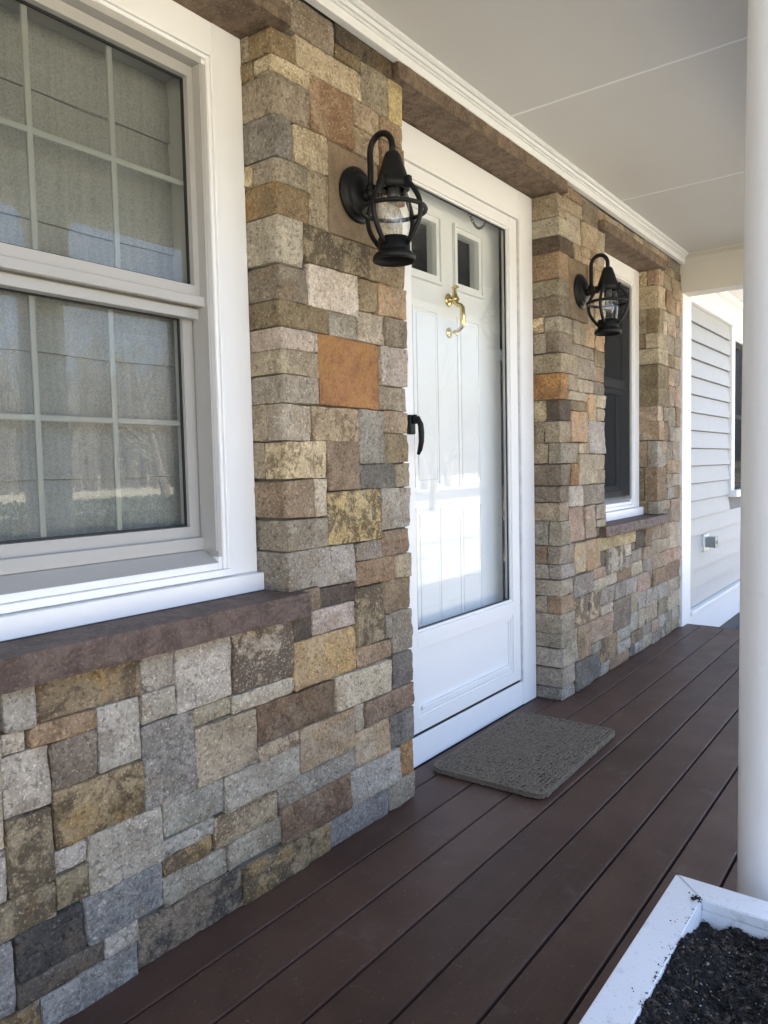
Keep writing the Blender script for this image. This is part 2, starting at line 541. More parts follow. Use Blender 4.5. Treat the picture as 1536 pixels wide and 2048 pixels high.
box(mb, 0.03, 1.2, 5.30, 12.0, GZ-.05, GZ+.16, .05)
tag(obj('mulch_bed', mb, MULCH_M), 'dark mulch bed below the siding beyond the deck', kind='structure')

# ------------------------------------------------------------------ house shell, roof, interior (behind the facade)
sh = bmesh.new()
box(sh, -8.0, -3.2, -6, 14, GZ, 2.7)                 # rear of the house
box(sh, -3.2, -.40, -6, -1.2, GZ, 2.7)               # side blocks
box(sh, -3.2, -.08, 5.18, 14, GZ, 2.7)
box(sh, -3.2, -.36, -1.2, 5.18, GZ, -.02)            # floor
box(sh, -3.2, -.36, -1.2, 5.18, 2.52, 2.68)           # ceiling of the room
tag(obj('house_shell', sh, SHADOW_ROOM), kind='structure')
rf = bmesh.new()
def prism(bm, prof, y0, y1):
    a = [bm.verts.new((x, y0, z)) for x, z in prof]; b = [bm.verts.new((x, y1, z)) for x, z in prof]
    n = len(prof)
    for i in range(n): bm.faces.new((a[i], a[(i+1) % n], b[(i+1) % n], b[i]))
    bm.faces.new(list(reversed(a))); bm.faces.new(b)
prism(rf, [(1.55, 2.72), (1.55, 2.82), (-4.2, 5.4), (-9, 3.0), (-9, 2.72)], -6.3, 5.32)
prism(rf, [(.55, 2.72), (.55, 2.82), (-4.2, 5.2), (-9, 3.0), (-9, 2.72)], 5.34, 14.3)
bmesh.ops.recalc_face_normals(rf, faces=rf.faces)
tag(obj('roof', rf, SHINGLE), kind='structure')

# ------------------------------------------------------------------ porch ceiling with panels, crown, beams
ceil = structure('porch_ceiling', 'pale grey panelled porch ceiling')
seams = [-1.2, .26, 1.46, 2.66, 3.86, Y_END]
for a, b in zip(seams, seams[1:]):
    obj('panel', B(.0, 1.075, a+.003, b-.003, ZC, ZC+.06), CEIL, ceil)
for s in seams[1:-1]:
    bm = bmesh.new(); box(bm, .055, 1.07, s-.0055, s+.0055, ZC-.003, ZC+.01, .002)
    obj('seam_batten', bm, WHITE, ceil)
# crown moulding + frieze along the stone wall, stepped profile
fr = B(.0005, .027, -1.2, Y_END-.0005, 2.388, ZC-.001, .002)
crown_prof = [(.0275, ZC-.036), (.035, ZC-.036), (.035, ZC-.030), (.0285, ZC-.0295), (.0285, ZC-.0262), (.039, ZC-.0258), (.0445, ZC-.0195), (.0445, ZC-.0178), (.0375, ZC-.0174), (.0375, ZC-.0142), (.049, ZC-.0138), (.0565, ZC-.009), (.0565, ZC-.0005), (.0275, ZC-.0005)]
cr = thing('crown_moulding', 'white crown moulding and frieze where the ceiling meets the stone wall', 'moulding', (0, 2, 2.4))
def under(o, par):
    o.parent = par
    o.matrix_parent_inverse = Matrix.Translation(par.location).inverted()
    return o
under(obj('frieze_board', fr, WHITE), cr)
for a, b in ((-1.2, 2.6585), (2.6595, 3.8585), (3.8595, Y_END-.03)):
    under(obj('moulding', extrude_profile_y(crown_prof, a, b), WHITE), cr)
# end beam (across the porch) with its own crown
eb = thing('porch_beam', 'beige beam across the far end of the porch ceiling', 'beam', (.6, Y_END+.07, 2.2))
under(obj('beam_body', B(-.02, 1.07, Y_END+.002, Y_END+.15, BEAM_Z, ZC+.05, .003), GREY_BEAM), eb)
def extrude_profile_x(prof, x0, x1, yref):
    bm = bmesh.new()
    a = [bm.verts.new((x0, yref-d, z)) for d, z in prof]; b = [bm.verts.new((x1, yref-d, z)) for d, z in prof]
    n = len(prof)
    for i in range(n): bm.faces.new((a[i], a[(i+1) % n], b[(i+1) % n], b[i]))
    bm.faces.new(list(reversed(a))); bm.faces.new(b)
    bmesh.ops.recalc_face_normals(bm, faces=bm.faces)
    return bm
under(obj('moulding', extrude_profile_x([(d-.0255, z) for d, z in crown_prof], .045, 1.07, Y_END), GREY_BEAM), eb)
under(obj('moulding_base', B(.028, 1.07, Y_END-.006, Y_END+.001, 2.392, ZC-.002), GREY_BEAM), eb)
# front beam carried by the columns
tag(obj('front_beam', B(1.075, 1.285, -1.2, 5.28, BEAM_Z, 2.72, .003), WHITE), 'white front beam of the porch resting on the round columns', 'beam')

# columns
def column(y, label):
    c = thing('porch_column', label, 'column', (1.18, y, 0), 'round white porch columns')
    bm = lathe(bmesh.new(), [(.093, .09), (.0925, .6), (.0915, 1.2), (.088, 1.8), (.084, BEAM_Z-.09)], 64)
    obj('shaft', bm, COLUMN_M, c, smooth=True)
    obj('base', lathe(bmesh.new(), [(.118, 0), (.118, .035), (.112, .05), (.118, .065), (.104, .085), (.093, .0905)], 48, cap0=True), COLUMN_M, c, smooth=True)
    obj('capital', lathe(bmesh.new(), [(.084, BEAM_Z-.0905), (.098, BEAM_Z-.08), (.098, BEAM_Z-.06), (.090, BEAM_Z-.05), (.112, BEAM_Z-.025), (.112, BEAM_Z-.001)], 48, cap1=True), COLUMN_M, c, smooth=True)
    return c
column(1.645, 'round white porch column at the right edge beside the planter')
column(5.235, 'round white porch column at the far corner, mirrored in the door glass')

# ------------------------------------------------------------------ deck
deck = structure('porch_deck', 'dark brown composite porch deck')
gaps = [-.322, -.180, -.035, .108, .256, .402, .547, .691, .832, .966, 1.110, 1.254, 1.398]
def plank(x0, x1, y0, y1):
    r = .003
    n = 5
    prof = []
    zt = 0.0
    prof = [(x0, -.025), (x0, -r), (x0+r*.3, -r*.3), (x0+r, 0), (x1-r, 0), (x1-r*.3, -r*.3), (x1, -r), (x1, -.025)]
    return extrude_profile_y(prof, y0, y1)
for a, b in zip(gaps, gaps[1:]):
    y0, y1 = -1.3, 5.193
    if b <= .0 and b > -.2: y0, y1 = 2.03, 3.205
    if b <= -.17: continue
    x0, x1 = a+.0034, b-.0034
    if abs(a+.18) < 1e-6: x0 = -.128
    if abs(b-.108) < 1e-6:
        # board beside the wall: under the stone, inside the door recess as well
        x0 = -.0325
    cx = (x0+x1)/2
    o = obj('plank', plank(x0-cx, x1-cx, y0-2, y1-2), DECK, deck, (cx, 2, 0))
obj('end_board', B(-.02, 1.398, 5.197, 5.262, -.03, -.001, .004), DECK, deck)
obj('rim_joist', B(-.10, 1.39, -1.25, 5.24, GZ, -.034), simple('joist', (.02, .017, .015)), deck)

# ------------------------------------------------------------------ stone walls
# y0 y1 z0 z1 in mm, kind of stone, C = turns the corner into the reveal
LEFT = '''
660 727 626 718 gray
727 963 626 718 brownochre
963 1058 624 718 graymott
961 1058 553 624 lightgray
1058 1229 553 718 lightgray
1230 1446 554 718 darkmott
1446 1528 642 718 darkbrown
1446 1722 503 642 ochre
1229 1446 503 554 lighttan
1105 1229 503 553 lighttan
1105 1304 355 503 tan
1304 1614 396 503 rust
1304 1463 354 396 tanmott
1614 1895 396 503 lighttan
1722 1898 503 567 browntan
1898 2015 396 510 darkgray
1752 2015 314 396 browntan
1871 2015 200 314 darkgray
1703 1871 200 314 orangetan
1463 1703 264 396 orangetan
1703 1752 314 396 tan
1189 1463 264 354 lightgray
1373 1703 199 264 gray
1386 1673 90 198 rust
1673 1935 88 199 bluelight
1935 2015 88 200 orange
1860 2015 0 88 graytan
1576 1860 0 88 bluegray
1236 1576 0 90 ochremott
1198 1386 108 178 graytan
1156 1373 178 264 tanmott
1008 1189 271 355 gray
1008 1156 227 271 gray
1002 1156 178 226 brownochre
1002 1198 109 178 graytan
930 1236 0 108 brownblack
807 1002 125 226 blue
825 1008 226 356 lightgray
961 1105 356 553 gray2
855 961 479 626 lightgray
705 855 581 626 rusttan
656 705 581 626 lighttan
753 855 479 581 graybrown
654 752 455 581 pinklight
752 961 356 479 ochremott
655 749 302 455 olivemott
527 654 406 578 tan
524 655 302 406 bluelight
749 825 304 356 bluelight
751 825 226 304 olivemott
518 751 225 302 olivemott
661 807 125 225 black
661 848 74 125 darkbrown
848 930 74 125 lightgray
706 930 0 74 bluegray
514 661 74 225 bluegray
626 706 0 74 brownochre
1528 1722 642 718 pinklight
1560 1722 718 775 darkbrown
1480 1560 718 784 browntan
1722 1864 567 754 olivemott
1864 2015 648 754 browntan
1864 1900 567 648 gray
1900 2015 510 648 graytan
1435 1632 1499 1569 olivebrown C
1632 1768 1499 1569 gray
1769 1900 1499 1589 lighttan
1900 2015 1499 1589 graybrown
1768 1871 1499 1499 lightgray
1435 1582 1440 1498 pinklight C
1435 1582 1371 1440 tan C
1435 1582 1295 1371 graytan C
1582 1871 1295 1499 orangebig
1871 2015 1373 1499 lightgray
1871 2015 1297 1373 graytan
1435 1550 1195 1295 pinklight C
1550 1756 1195 1295 tanmott
1756 1881 1128 1295 gray
1881 2015 1226 1297 pinktan
1881 2015 1128 1226 olivebrown
1435 1603 1090 1195 yellowmott C
1603 1756 1052 1195 browntan
1756 1938 1052 1128 darkgray
1938 2015 1052 1128 tan
1435 1551 980 1090 browntan C
1551 1603 980 1090 lighttan
1603 1855 892 1052 lichen
1855 2015 915 1052 gray
1435 1603 892 980 graytan C
1856 2015 832 915 browntan
1723 1856 832 892 graytan
1435 1560 784 892 gray C
1560 1722 775 892 lightgray
1722 1920 754 832 rusttan
1920 2015 754 832 tan
1435 1526 2205 2272 olivebrown C
1526 1806 2204 2290 lighttan
1486 1691 2290 2386 graytan
1691 1965 2332 2388 black2
1806 1941 2204 2332 graytan
1941 2015 2204 2332 yellow
1435 1578 2155 2204 lighttan C
1435 1578 2051 2155 graytan C
1578 1761 2051 2204 redmott
1761 1899 2133 2204 tan
1899 2015 2134 2204 browntan
1761 1896 2051 2132 tan
1896 2015 1948 2133 browntan
1435 1504 1941 2051 bluegray C
1504 1648 1941 2051 lighttan
1648 1879 1790 2051 mount
1435 1562 1877 1941 graytan C
1562 1648 1790 1941 tan
1435 1562 1791 1877 ochrepatch C
1435 1538 1666 1791 lightgray C
1538 1832 1689 1790 olivemott
1538 1769 1689 1689 lightgray
1832 2015 1689 1790 olivebrown
1435 1549 1569 1666 graybrown C
1549 1769 1569 1689 pale
1769 1863 1589 1689 olivebrown
1863 2015 1589 1689 orangetan
50 143 0 169 graytan
143 247 0 169 graybrown
50 128 169 284 gray
128 247 169 284 olivebrown
247 398 0 143 tan
247 398 143 284 lighttan
50 216 284 370 browntan
50 216 370 465 tan
50 216 465 629 gray
216 398 284 435 pinktan
216 325 435 535 graybrown
216 325 535 629 browntan
325 398 435 541 graytan
325 398 541 629 gray
50 239 629 799 graytan
239 398 629 799 tan
50 153 799 914 pinktan
153 260 799 914 tan
50 260 914 1043 graybrown
260 398 799 900 lighttan
260 398 900 1043 tan
50 161 1043 1253 browntan
161 233 1043 1253 graytan
50 233 1253 1320 graybrown
50 132 1320 1420 gray
132 233 1320 1420 graybrown
233 398 1043 1149 gray
233 398 1149 1224 olivebrown
233 398 1224 1420 graytan
50 165 1420 1562 lighttan
165 240 1420 1562 browntan
50 240 1562 1720 graybrown
240 398 1420 1503 graytan
240 398 1503 1597 gray
240 398 1597 1720 gray
50 176 1720 1841 graytan
176 260 1720 1841 gray
260 398 1720 1841 graybrown
50 202 1841 1950 graytan
202 282 1841 1950 browntan
282 398 1841 1950 olivebrown
50 263 1950 2056 browntan
263 398 1950 2056 pinktan
50 237 2056 2158 browntan
237 398 2056 2158 olivebrown
50 202 2158 2268 tan
50 202 2268 2388 graybrown
202 296 2158 2254 graybrown
296 398 2158 2254 graytan
202 304 2254 2388 tan
304 398 2254 2388 browntan
398 494 786 971 browntan
398 494 971 1113 pinktan
398 494 1113 1238 graytan
398 494 1238 1396 lighttan
398 494 1396 1550 pinktan
398 494 1550 1689 olivebrown
398 494 1689 1782 tan
398 494 1782 1962 tan
398 494 1962 2114 tan
398 494 2114 2274 graybrown
398 512 0 154 olivebrown
398 512 154 337 graybrown
398 512 337 450 olivebrown
398 512 450 530 graybrown
398 512 530 638 gray
398 512 638 720 graybrown
398 567 2328 2388 graybrown
567 706 2328 2388 olivebrown
706 780 2328 2388 pinktan
780 897 2328 2388 graybrown
897 1017 2328 2388 graytan
1017 1271 2328 2388 pinktan
1271 1484 2328 2388 lighttan
1880 2012 1788 1950 lighttan
512 656 576 720 graytan
512 626 0 72 pinktan
1694 1808 2292 2334 olivebrown
398 428 2274 2328 olivebrown
'''
RIGHT = '''
3220 3339 1212 1311 tan C
3220 3429 1113 1212 graytan C
3339 3548 1212 1364 orangetan2
3548 3775 1157 1324 bluelight
3429 3548 1157 1212 tan
3429 3654 1008 1157 lighttan
3654 3775 1075 1157 tan
3654 3775 1008 1075 tan
3220 3327 1011 1113 graybrown C
3327 3429 1008 1113 orange
3321 3492 904 1008 bluelight
3492 3775 904 1008 graytan
3220 3321 933 1011 graybrown C
3220 3321 845 933 tan C
3322 3508 739 904 pinktan
3508 3648 739 904 pinktan
3648 3775 825 904 graytan
3648 3775 784 825 tan
3220 3322 733 845 graytan C
3322 3538 733 739 tan
3538 3700 733 739 tan
3464 3640 728 728 tan
3640 3874 728 728 tan
3220 3374 644 733 graytan C
3374 3516 578 728 orangetan
3516 3700 578 728 orangetan
3700 4007 656 728 yellow2
4007 4255 656 728 yellow2
3772 4065 521 656 darkmott
4256 4412 613 728 darkbrown
4412 4546 613 728 browntan
4546 4747 546 633 tan
4546 4747 633 728 pinktan
4747 4907 546 627 lighttan
4747 4907 627 728 pinktan
4907 5130 546 719 lighttan
4907 5130 719 869 pinktan
4181 4370 460 540 lighttan
4181 4370 540 613 graytan
4370 4546 460 536 gray
4370 4546 536 613 pinktan
4065 4181 521 589 gray
4065 4181 589 656 lighttan
4546 4794 352 454 browntan
4546 4794 454 546 pinktan
4794 5130 352 461 browntan
4794 5130 461 546 pinktan
4426 4739 546 546 tan
4739 5130 546 546 pinktan
3220 3374 575 644 gray C
3367 3600 461 575 gray
3600 3772 521 578 pinktan
3600 3779 461 521 lighttan
3779 3944 461 521 lighttan
3944 4181 460 521 browntan
3220 3367 494 573 graytan C
3367 3555 318 461 darkmott
3555 3709 318 461 darkmott
3709 3910 369 460 gray
3910 4069 369 460 gray
4069 4267 369 460 lightgray
4274 4510 352 460 pinktan
4510 4667 352 352 tan
4667 4824 352 352 lighttan
4824 4979 352 352 gray
4979 5130 352 352 pinktan
3220 3367 411 494 browntan C
3709 3881 318 369 lighttan
3881 4160 196 369 graybrown
4160 4274 254 369 tan
4282 4424 254 352 bluelight
4424 4545 150 246 tan
4424 4545 246 352 bluelight
4545 4665 150 264 tan
4545 4665 264 352 bluelight
4665 4838 150 249 tan
4665 4838 249 352 bluelight
4838 4974 150 242 lighttan
4838 4974 242 352 lighttan
4974 5130 150 261 lighttan
4974 5130 261 352 graytan
4160 4290 142 254 bluelight
4290 4424 142 254 lighttan
4424 4691 150 150 tan
4691 4897 150 150 pinktan
3583 3881 196 318 pinktan
3405 3583 146 318 browntan
3270 3405 154 318 graytan
3220 3367 318 411 graytan C
3220 3270 247 318 gray C
3220 3270 154 247 lightgray C
3378 3565 0 146 darkgray
3565 3709 0 146 darkgray
3709 3951 64 196 brownochre
3583 3709 146 196 gray
3951 4158 122 196 lightgray
3951 4156 64 122 bluelight
3838 3998 0 64 rusttan
3998 4155 0 64 rusttan
3709 3838 0 64 gray
4158 4377 73 141 olivebrown
4156 4378 0 73 graymott
4378 4534 0 80 lighttan
4378 4534 80 142 gray
4534 4684 0 66 graytan
4534 4684 66 142 pinktan
4684 4802 0 70 graymott
4684 4802 70 150 bluelight
4802 4941 0 83 graytan
4802 4941 83 150 gray
4941 5130 0 75 tan
4941 5130 75 150 bluelight
3220 3378 62 154 graytan C
3220 3378 0 62 gray C
3220 3275 2231 2332 tan C
3275 3494 2273 2337 tan
3276 3494 2337 2388 browntan
3494 3700 2272 2388 graybrown
3220 3318 2147 2231 lightgray C
3318 3475 2147 2273 lightgray
3475 3676 2154 2272 tan
3676 3775 2106 2272 graytan
3220 3387 2073 2147 darkbrown2 C
3387 3477 2074 2147 tan
3477 3775 2074 2105 tan
3220 3331 1953 2073 browntan C
3331 3544 1788 2073 mount
3220 3331 1878 1953 graytan C
3220 3331 1788 1878 graybrown C
3544 3632 1903 2074 browntan
3632 3775 1994 2074 tan
3636 3775 1886 1994 tan
3544 3636 1788 1903 tan
3220 3376 1715 1788 graytan C
3220 3376 1623 1715 graybrown C
3376 3508 1681 1788 graytan
3508 3643 1681 1788 orangetan
3643 3775 1769 1886 tan
3646 3775 1677 1769 orangetan
3376 3645 1621 1681 graytan
3220 3418 1530 1621 tan C
3420 3645 1522 1620 graytan
3645 3775 1599 1677 olivebrown
3645 3775 1524 1599 browntan
3220 3305 1410 1530 orangeside C
3305 3420 1455 1530 tan
3425 3616 1455 1518 lighttan
3616 3775 1455 1522 graybrown
3305 3548 1410 1455 lighttan
3548 3651 1324 1455 orangetan2
3651 3775 1389 1455 lighttan
3651 3775 1324 1389 tan
3220 3339 1311 1410 darkbrown2 C
4660 4838 870 1076 browntan C
4660 4744 1076 1240 gray C
4744 4838 1076 1161 graytan
4744 4838 1161 1240 pinktan
4838 4990 870 946 gray
4838 4990 946 1031 graytan
4990 5128 870 950 olivebrown
4990 5128 950 1031 lighttan
4838 4986 1031 1119 browntan
4986 5128 1031 1119 tan
4838 4975 1119 1240 graytan
4975 5128 1119 1240 graytan
4660 4770 1240 1361 pinktan C
4770 4880 1240 1361 olivebrown
4660 4761 1361 1450 pinktan C
4761 4880 1361 1450 graytan
4660 4880 1450 1564 olivebrown C
4660 4880 1564 1705 olivebrown C
4880 5004 1240 1333 gray
5004 5128 1240 1333 lighttan
4880 5024 1333 1460 graytan
5024 5128 1333 1460 browntan
4880 5006 1460 1590 pinktan
5006 5128 1460 1590 pinktan
4880 4998 1590 1705 pinktan
4998 5128 1590 1705 gray
4660 4847 1705 1805 lighttan C
4660 4774 1805 1896 lighttan C
4774 4847 1805 1896 lighttan
4660 4756 1896 2044 olivebrown C
4756 4847 1896 1980 lighttan
4756 4847 1980 2044 gray
4847 5007 1705 1789 olivebrown
5007 5128 1705 1789 tan
4847 4982 1789 1905 gray
4982 5128 1789 1905 graytan
4847 5010 1905 1983 pinktan
4847 5010 1983 2044 lighttan
5010 5128 1905 1979 graytan
5010 5128 1979 2044 graytan
4660 4809 2044 2179 lighttan C
4809 4932 2044 2179 browntan
4660 4769 2179 2274 pinktan C
4769 4932 2179 2274 graytan
4932 5012 2044 2146 tan
5012 5128 2044 2146 pinktan
4932 5128 2146 2274 tan
3700 3881 2328 2388 pinktan
3881 4060 2328 2388 graytan
4060 4231 2328 2388 graybrown
4231 4399 2328 2388 lighttan
4399 4548 2328 2388 gray
4548 4672 2328 2388 lighttan
4670 4847 2328 2388 tan C
4847 4969 2328 2388 graybrown
4969 5128 2328 2388 gray
4738 4913 2274 2328 olivebrown
4913 5028 2274 2328 graytan
5028 5128 2274 2328 olivebrown
4762 4906 726 809 graybrown
4762 4906 809 870 tan
3340 3550 1362 1410 olivebrown
3478 3593 2106 2154 tan
3593 3676 2106 2154 browntan
4660 4762 786 870 gray C
3700 3772 576 654 graybrown
4510 4546 354 462 gray
4180 4258 612 654 browntan
3646 3700 738 786 graybrown
3274 3316 2232 2274 pinktan
'''


def nz(x, y, z):
    return noise.noise(Vector((x, y, z)))

def stone_mesh(W, H, D, corner, seed, rough=1.0):
    """irregular quarry-faced block; front faces +x at x=0, centred in y and z; 'corner' also dresses the -y side"""
    rr = random.Random(seed)
    r = min(rr.uniform(.0018, .0034), W*.15, H*.15)
    def lines(L, step):
        n = max(2, int(round((L-2*r)/step)))
        return [-L/2, -L/2+r*.35, -L/2+r] + [-L/2+r+(L-2*r)*k/n for k in range(1, n)] + [L/2-r, L/2-r*.35, L/2]
    ys = lines(W, .017); zs = lines(H, .017)
    jit = [(rr.uniform(-.0030, .0022), rr.uniform(-.0030, .0022)) for _ in range(4)]
    tiltY, tiltZ = rr.uniform(-.10, .10), rr.uniform(-.14, .14)
    off = rr.uniform(-.006, .004)
    sx, sy, sz = rr.uniform(0, 99), rr.uniform(0, 99), rr.uniform(0, 99)
    cr_ = [min(rr.choice((.05, .15, .4, 1.5))*r, H*.13, W*.13) for _ in range(4)]
    def warp(x, y, z):
        u = y/W+.5; v = z/H+.5
        dy = (jit[0][0]*(1-u)*(1-v) - jit[1][0]*u*(1-v) + jit[2][0]*(1-u)*v - jit[3][0]*u*v)
        dz = (jit[0][1]*(1-u)*(1-v) + jit[1][1]*u*(1-v) - jit[2][1]*(1-u)*v - jit[3][1]*u*v)
        eu = max(0, abs(u-.5)*2)**4; ev = max(0, abs(v-.5)*2)**4
        dy += eu*.0024*(nz(sx, z*28, 1.3) - .15)*(-1 if u < .5 else 1)
        dz += ev*.0024*(nz(y*22, sy, 4.1) - .15)*(-1 if v < .5 else 1)
        # knock corners off
        k = (0 if u < .5 else 1) + (0 if v < .5 else 2)
        cu = max(0, 1-(W/2-abs(y))/(cr_[k]*2.2)); cv = max(0, 1-(H/2-abs(z))/(cr_[k]*2.2))
        q = cu*cv*cr_[k]*.75
        dy -= math.copysign(q, y); dz -= math.copysign(q, z)
        if corner and u < .2: dy *= .5
        return Vector((x, y+dy, z+dz))
    bm = bmesh.new()
    def rb(p):
        # rounded box: round the front arrises
        q = Vector((min(p.x, -r), max(-W/2+r, min(W/2-r, p.y)), max(-H/2+r, min(H/2-r, p.z))))
        d = p-q
        if d.length > 1e-9 and (d.x != 0):
            m_ = max(abs(d.x), abs(d.y), abs(d.z))
            d = d.normalized()*r if m_ >= r*.999 else d
            return q+d
        return p
    def disp(p):
        y, z = p.y, p.z
        edge = min(W/2-abs(y), H/2-abs(z))
        f = min(1, max(0, edge/.007))
        h = .010*rough*(.45+.55*f)*(nz(sx+y*15, sy+z*15, sz)+.1) + .007*rough*(.35+.65*f)*(.5-abs(nz(sx+y*34, sy+z*34, sz))*1.6)
        h += .0026*rough*nz(sx+y*75, sy+z*75, sz)
        return h + off + tiltY*y*.3 + tiltZ*z*.3
    grid = {}
    for i, y in enumerate(ys):
        for j, z in enumerate(zs):
            p = rb(Vector((0, y, z)))
            q = warp(p.x, p.y, p.z)
            q.x += disp(p)
            grid[i, j] = bm.verts.new(q)
    ny, nz_ = len(ys), len(zs)
    for i in range(ny-1):
        for j in range(nz_-1):
            bm.faces.new((grid[i, j], grid[i+1, j], grid[i+1, j+1], grid[i, j+1]))
    def side(keys, fn):
        prev = [grid[k] for k in keys]
        for d in fn[0]:
            cur = []
            for v in prev:
                cur.append(bm.verts.new(fn[1](v.co, d)))
            for a in range(len(prev)-1):
                bm.faces.new((prev[a], cur[a], cur[a+1], prev[a+1]))
            prev = cur
    back = lambda co, d: Vector((d, co.y, co.z))
    def backc(co, d):
        z = co.z
        e = min(1, max(0, (H/2-abs(z))/.015))
        return Vector((d, -W/2 + .0012 - e*(.008*rough*(nz(sx+d*20, sz+z*20, sy)+.15) + .004*nz(sx+d*55, sz+z*55, sy)), z))
    cd = [-.02, -.045, -.07, -.095, -D] if D > .1 else ([-.02, -.045, -D] if D > .06 else [-.02, -D])
    side([(0, j) for j in range(nz_-1, -1, -1)], (cd if corner else [-D], backc if corner else back))
    side([(ny-1, j) for j in range(nz_)], ([-D], back))
    side([(i, 0) for i in range(ny)], ([-D], back))
    side([(i, nz_-1) for i in range(ny-1, -1, -1)], ([-D], back))
    bmesh.ops.recalc_face_normals(bm, faces=bm.faces)
    return bm

def build_wall(root, data, seed0):
    rr = random.Random(seed0)
    for k, ln in enumerate(data.strip().splitlines()):
        t = ln.split()
        y0, y1, z0, z1 = (int(v)/1000 for v in t[:4])
        typ = t[4]; corner = len(t) > 5
        g = rr.uniform(.0003, .0019)
        W = (y1-y0) - (g if corner else 2*g); H = (z1-z0) - 2*g
        yc = (y0+y1)/2 - (g/2 if corner else 0); zc = (z0+z1)/2
        if W < .012 or H < .012: continue
        inner = corner and rr.random() < .3
        D = (rr.uniform(.055, .085) if inner else .138) if corner else .05
        smooth_block = typ == 'mount'
        bm = stone_mesh(W, H, D, corner, seed0*1000+k, .25 if smooth_block else 1.0)
        o = obj('stone', bm, ST[typ], root, (0.004 if smooth_block else 0, yc, zc), smooth=False)
        for p in o.data.polygons: p.use_smooth = True
        v = rr.uniform(.88, 1.10)
        o.color = (v*rr.uniform(.97, 1.03), v, v*rr.uniform(.96, 1.04), 1)
        if inner:                                                # a second small stone deeper in the reveal
            W2 = (.138-D) - .004
            bm = stone_mesh(W2, H, .03, False, seed0*2000+k, .8)
            bm2 = bm
            bmesh.ops.rotate(bm2, verts=bm2.verts, cent=(0, 0, 0), matrix=Matrix.Rotation(math.radians(-90), 3, 'Z'))
            o = obj('stone', bm2, ST[rr.choice(['tan', 'graytan', 'olivebrown', 'gray', 'yellowmott', 'browntan'])], root, (-.138+W2/2, y0+.001, zc), smooth=True)
            o.color = (v, v, v, 1)

wl = thing('stone_wall', 'multicoloured stone veneer wall round the near window, left of the door', 'wall')
wr = thing('stone_wall', 'multicoloured stone veneer wall round the far window, right of the door', 'wall')
def core(root, rects):
    bm = bmesh.new()
    for y0, y1, z0, z1 in rects:
        box(bm, -.34, -.019, y0, y1, z0, z1)
    obj('mortar', bm, MORTAR, root)
core(wl, [(-1.2, .505, -.3, 2.44), (.5055, 1.4495, -.3, .715), (.5055, 1.4495, 2.33, 2.44), (1.45, 2.012, -.3, 2.44)])
core(wr, [(3.235, 3.772, -.3, 2.44), (3.7725, 4.6745, -.3, .725), (3.7725, 4.6745, 2.33, 2.44), (4.675, 5.128, -.3, 2.44)])
obj('mortar', B(-.34, -.05, 2.0125, 3.2345, 2.338, 2.44), MORTAR, wl)
build_wall(wl, LEFT, 3)
build_wall(wr, RIGHT, 7)

def slab(x0, x1, y0, y1, z0, z1, seed, amp=.006, step=.03):
    """rough-edged stone slab: broken front face, sawn top and bottom"""
    bm = bmesh.new()
    n = max(2, int((y1-y0)/step)); mz = 7
    s = seed*7.7
    rows = []
    for i in range(n+1):
        y = y0+(y1-y0)*i/n
        col_ = [Vector((x0, y, z0))]
        for j in range(mz+1):
            z = z0+(z1-z0)*j/mz
            e = amp*(nz(y*14+s, z*30, s)*.5 + nz(y*55+s, z*90, s)*.9)
            if j in (0, mz): e -= amp*.7*(.6+nz(y*25, s, j))
            if i in (0, n): e -= amp*.8
            yy = y
            if i == 0: yy += amp*(.6+nz(s, z*40, 3))
            if i == n: yy -= amp*(.6+nz(s, z*40, 9))
            zz = z + (.0012*nz(y*30, s, 2) if j in (0, mz) else 0)
            col_.append(Vector((x1+e, yy, zz)))
        col_.append(Vector((x0, y, z1)))
        rows.append([bm.verts.new(p) for p in col_])
    m_ = len(rows[0])
    for i in range(n):
        for j in range(m_-1):
            bm.faces.new((rows[i][j], rows[i+1][j], rows[i+1][j+1], rows[i][j+1]))
        bm.faces.new((rows[i][m_-1], rows[i+1][m_-1], rows[i+1][0], rows[i][0]))
    bm.faces.new(list(reversed(rows[0]))); bm.faces.new(rows[-1])
    bmesh.ops.recalc_face_normals(bm, faces=bm.faces)
    return bm
obj('window_sill', slab(-.20, .052, .402, 1.478, .7185, .783, 1, .0045, .011), SILL_M, wl)
obj('window_sill', slab(-.20, .036, 3.703, 4.762, .7285, .783, 2), SILL_M, wr)
obj('lintel', slab(-.20, .032, .432, 1.484, 2.2725, 2.3255, 3, .004, .02), LINTEL_M, wl)
obj('lintel', slab(-.20, .034, 3.702, 4.733, 2.2725, 2.3255, 4), LINTEL_M, wr)
obj('lintel', slab(-.20, .0245, 1.968, 3.272, 2.336, 2.3872, 5, .003), LINTEL_M, wl)

